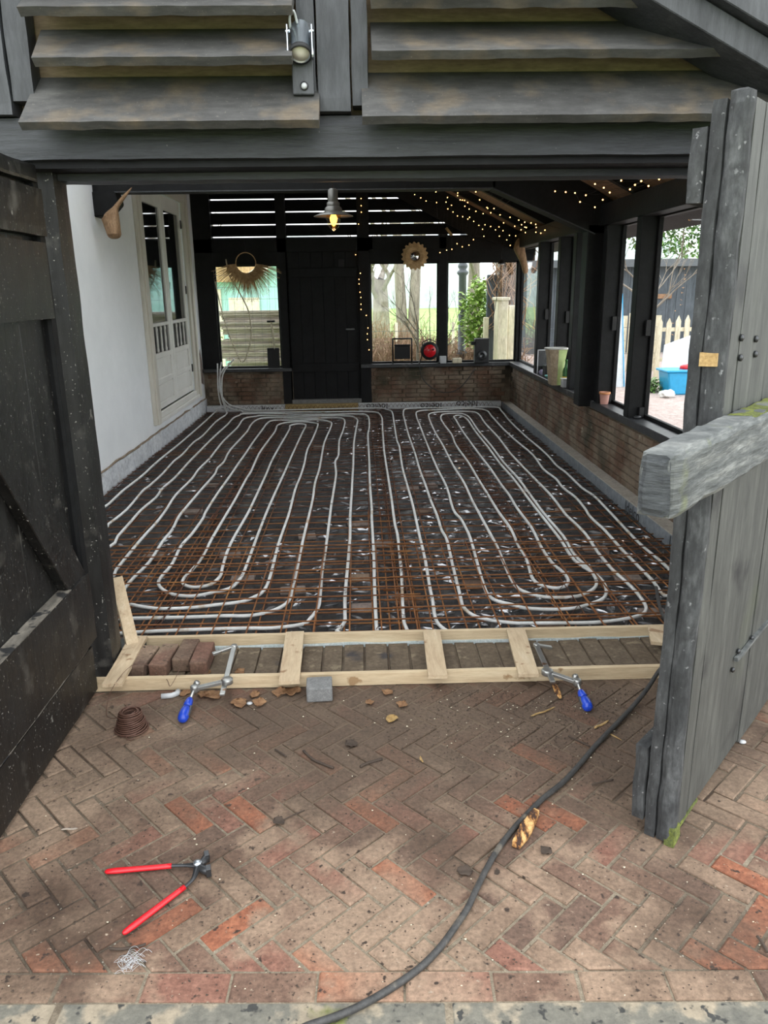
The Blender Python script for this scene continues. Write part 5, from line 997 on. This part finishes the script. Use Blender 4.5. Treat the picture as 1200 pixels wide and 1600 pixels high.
leaves('evergreen_tree','light green leafy tree beyond the shed roof','tree',(9.6,23.8,4.0),(2.6,1.0,1.7),7000,.19,m_dleaf,8)
leaves('evergreen_tree','green bush at the left edge outside the left back window','bush',(-2.55,13.2,.75),(.22,.3,.75),900,.10,m_laur,9)
leaves('ground_weeds','low green weeds at the foot of the picket fence','weeds',(4.72,12.5,.0),(.22,.25,.12),500,.08,m_dleaf,10)
# brown winter shrubs: a twig thicket each
for i,(x,y,w,h) in enumerate(((-.1,13.6,.9,.75),(.75,14.2,.9,.80),(1.6,13.8,.8,.6),(2.4,14.4,.9,.65),(.3,16.5,1.2,1.0),(2.0,17,1.4,.7),(-1.2,17.5,1.4,.9))):
    pr=random.Random(40+i);mb=MB()
    for k in range(420):
        a=Vector((x+pr.gauss(0,w*.4),y+pr.gauss(0,.3),-.12));b=a+Vector((pr.gauss(0,.22),pr.gauss(0,.15),h*pr.uniform(.4,1.05)));c=b+Vector((pr.gauss(0,.16),pr.gauss(0,.1),h*pr.uniform(-.15,.25)))
        mb.tube([a,b,c],[.008,.006,.003],3,cap=False)
    tag(mb.build('twig_thicket',m_shrub),'thicket of reddish brown winter twigs outside the back windows','shrub','brown winter thickets')
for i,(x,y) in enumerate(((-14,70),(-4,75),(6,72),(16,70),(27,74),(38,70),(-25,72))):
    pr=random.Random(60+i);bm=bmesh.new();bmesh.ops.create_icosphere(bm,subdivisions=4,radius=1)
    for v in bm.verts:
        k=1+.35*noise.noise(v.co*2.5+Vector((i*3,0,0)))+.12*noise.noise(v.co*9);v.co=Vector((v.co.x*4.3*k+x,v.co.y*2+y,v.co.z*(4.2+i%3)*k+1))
    tag(bobj('distant_hedge',bm,m_haze,None,True),'line of trees far beyond the field, haze painted into their pale colour','trees','distant haze-coloured trees')
# timber posts and panels outside the right back window
def obox(name,label,cat,x0,x1,y0,y1,z0,z1,m,group=None,bev=.01):
    mb=MB();mb.box((x0,y0,z0),(x1,y1,z1));return tag(mb.build(name,m,None,bev),label,cat,group)
a=YP(776,560,12.4).x;b=YP(792,560,12.4).x;c_=YP(805,560,12.4).x
t=thing('timber_planter_box','pale weathered timber box standing outside the right back window','timber box')
mb=MB();mb.box((a,12.4,-.12),(b,12.75,1.38));mb.build('front_panel',m_pale,t,.01);mb=MB();mb.box((b+.01,12.45,-.12),(c_+.06,12.75,1.30));mb.build('side_panel',m_pale,t,.01);mb=MB();mb.box((a-.03,12.36,1.38),(b+.02,12.78,1.43));mb.build('cap',m_pale,t,.01)
t=thing('dead_ivy_trunk','thick brown trunk wrapped in dry vine stems outside the corner','tree trunk')
mb=MB();tx=YP(793,440,13.2);mb.tube([(tx.x,13.2,-.12),(tx.x+.02,13.2,1.5),(tx.x-.02,13.2,4)],[.26,.22,.2],12);mb.build('trunk',m_bark,t)
pr=random.Random(5);mb=MB()
for k in range(60):
    q=[Vector((tx.x+pr.gauss(0,.18),12.98+pr.uniform(-.1,.05),.9+i*.4)) for i in range(5)];mb.tube(smoothpath(q,2),.008,4,cap=False)
mb.build('dry_vines',m_shrub,t)
sx=YP(768,440,13.0).x;obox('grey_board_post','dark grey upright board outside left of the timber box','post',sx-.07,sx+.10,13.0,13.06,-.12,1.78,m_shed)
sx=YP(759,520,12.6).x;obox('pale_short_post','short pale post outside left of the timber box','post',sx-.035,sx+.045,12.6,12.68,-.12,1.12,m_pale)
t=thing('field_fence','thin wire fence at the edge of the field','fence')
for k in range(7):
    mb=MB();mb.tube([(-1.5+k*1.1,15.2,-.12),(-1.5+k*1.1,15.2,.95)],.03,6);mb.build('fence_post',m_pale,t)
mb=MB()
for z in (.3,.55,.8): mb.tube([(-1.6,15.17,z),(2,15.17,z-.01),(6,15.17,z)],.004,4)
mb.build('fence_wire',m_iron,t)
# turquoise cottage behind left window
t=thing('turquoise_cottage','turquoise boarded cottage with cream wall and straw roof outside the left window','cottage')
for k in range(26):
    mb=MB();x=-4.4+k*.16;mb.box((x,16.0,-.12),(x+.152,16.05,2.05));mb.build('wall_board',m_turq,t)
mb=MB();mb.box((-3.35,15.93,-.12),(-2.75,15.99,1.62)).box((-2.60,15.93,-.12),(-2.0,15.99,1.45));mb.build('cream_wall_panel',m_creamw,t)
mb=MB();mb.prism([(-4.4,15.7,1.75),(-2.2,15.7,1.75),(-1.3,15.7,2.35),(-1.3,15.7,2.42),(-4.4,15.7,2.42)],(0,.25,0));mb.build('straw_roof',m_straw,t)
mb=MB();mb.bar((-2.2,15.66,1.78),(-1.2,15.66,2.45),.05,.16);mb.build('verge_board',m_creamw,t)
t=thing('board_stack','tall stack of weathered boards outside the left back window','board stack')
pr=random.Random(6)
z=-.1;k=0
while z<1.25:
    h=pr.uniform(.028,.045);mb=MB();x0=-2.25+pr.uniform(-.1,.1);mb.box((x0,13.0+pr.uniform(-.04,.04),z),(x0+1.45,13.35,z+h-.003));mb.build('stacked_board',m_log,t,.003);z+=h
t=thing('wire_mesh_fence','thin wire mesh panel outside the left back window','wire fence');mb=MB()
for k in range(9): mb.tube([(-2.25+k*.13,11.9,-.1),(-2.25+k*.13,11.9,2.1)],.0022,3)
for k in range(12): mb.tube([(-2.3,11.9,.1+k*.17),(-1.1,11.9,.1+k*.17)],.0022,3)
mb.build('wire_grid',m_iron,t)
# ================================================================== OUTSIDE THE SIDE WINDOWS
t=thing('garden_shed','long dark boarded shed beyond the patio','shed')
dirx=Vector((1,-.25,0)).normalized()
for k in range(34):
    mb=MB();x=4.2+k*.24;mb.box((x,20.0,-.1),(x+.232,20.06,2.05));mb.build('wall_board',m_shed,t)
mb=MB();mb.box((4.1,19.7,2.02),(12.5,22.6,2.20));mb.build('flat_roof',m_iron,t);mb=MB();mb.box((7.3,19.95,1.25),(7.9,20.0,1.36));mb.build('brown_rail',m_roofb,t)
mb=MB();mb.box((4.3,20.06,-.1),(12.4,22.4,2.03));mb.build('shed_body',m_shed,t)
t=thing('picket_fence','pale wooden picket fence on the patio','picket fence')
for k in range(16):
    x=5.15+k*.17;y=14.4+.0*k;h=1.02+.03*math.sin(k*1.7);mb=MB();mb.prism([(x,y,-.09),(x+.09,y,-.09),(x+.09,y,h-.1),(x+.045,y,h),(x,y,h-.1)],(0,.025,0));o=mb.build('picket',m_pale,t)
for z in (.2,.75):
    mb=MB();mb.box((5.1,14.43,z),(7.9,14.47,z+.07));mb.build('rail',m_pale,t)
mb=MB()
p0=G(1038,605,-.09)
t=thing('leaning_sheet','large white sheet board leaning against the picket fence','sheet board');mb=MB();mb.prism([(4.95,12.7,-.09),(6.8,12.7,-.09),(6.8,12.95,.95),(5.6,12.93,.80),(5.06,12.9,.62)],(0,.02,.0));mb.build('sheet',m_board,t)
t=thing('storage_tub','bright blue plastic tub on the patio','plastic tub');mb=MB();mb.prism([(4.86,12.0,-.09),(5.5,12.0,-.09),(5.58,12.0,.27),(4.80,12.0,.27)],(0,.42,0));mb.build('tub_body',m_tub,t,.02);mb=MB();mb.box((4.77,11.97,.26),(5.61,12.45,.295));mb.build('tub_rim',m_tub,t,.01)
blob('red_ball','red cloth bundle showing in the blue tub','cloth bundle',(5.18,12.2,.31),(.13,.12,.06),m_red,3)
blob('paper_rubbish','crumpled white rubbish before the blue tub','rubbish',(4.72,11.75,-.04),(.12,.10,.06),m_wpaper,7,amp=.6,n=3)
t=thing('tall_white_panel','tall narrow white panel with blue edge leaning outside','panel');px0=YP(963,600,14.3)
mb=MB();mb.prism([(4.27,13.1,-.09),(4.52,13.1,-.09),(4.44,13.38,1.5)],(0,.03,0));mb.build('panel_face',m_board,t);mb=MB();mb.bar((4.49,13.08,-.08),(4.435,13.34,1.45),.015,.01);mb.build('blue_edge',m_tub,t)
t=thing('pale_fence_panel','pale upright boards behind the tall white panel','fence')
for k in range(5):
    mb=MB();x=5.20+k*.17;mb.box((x,15.6,-.09),(x+.13,15.63,1.0+.05*(k%2)));mb.build('fence_board',m_pale,t)
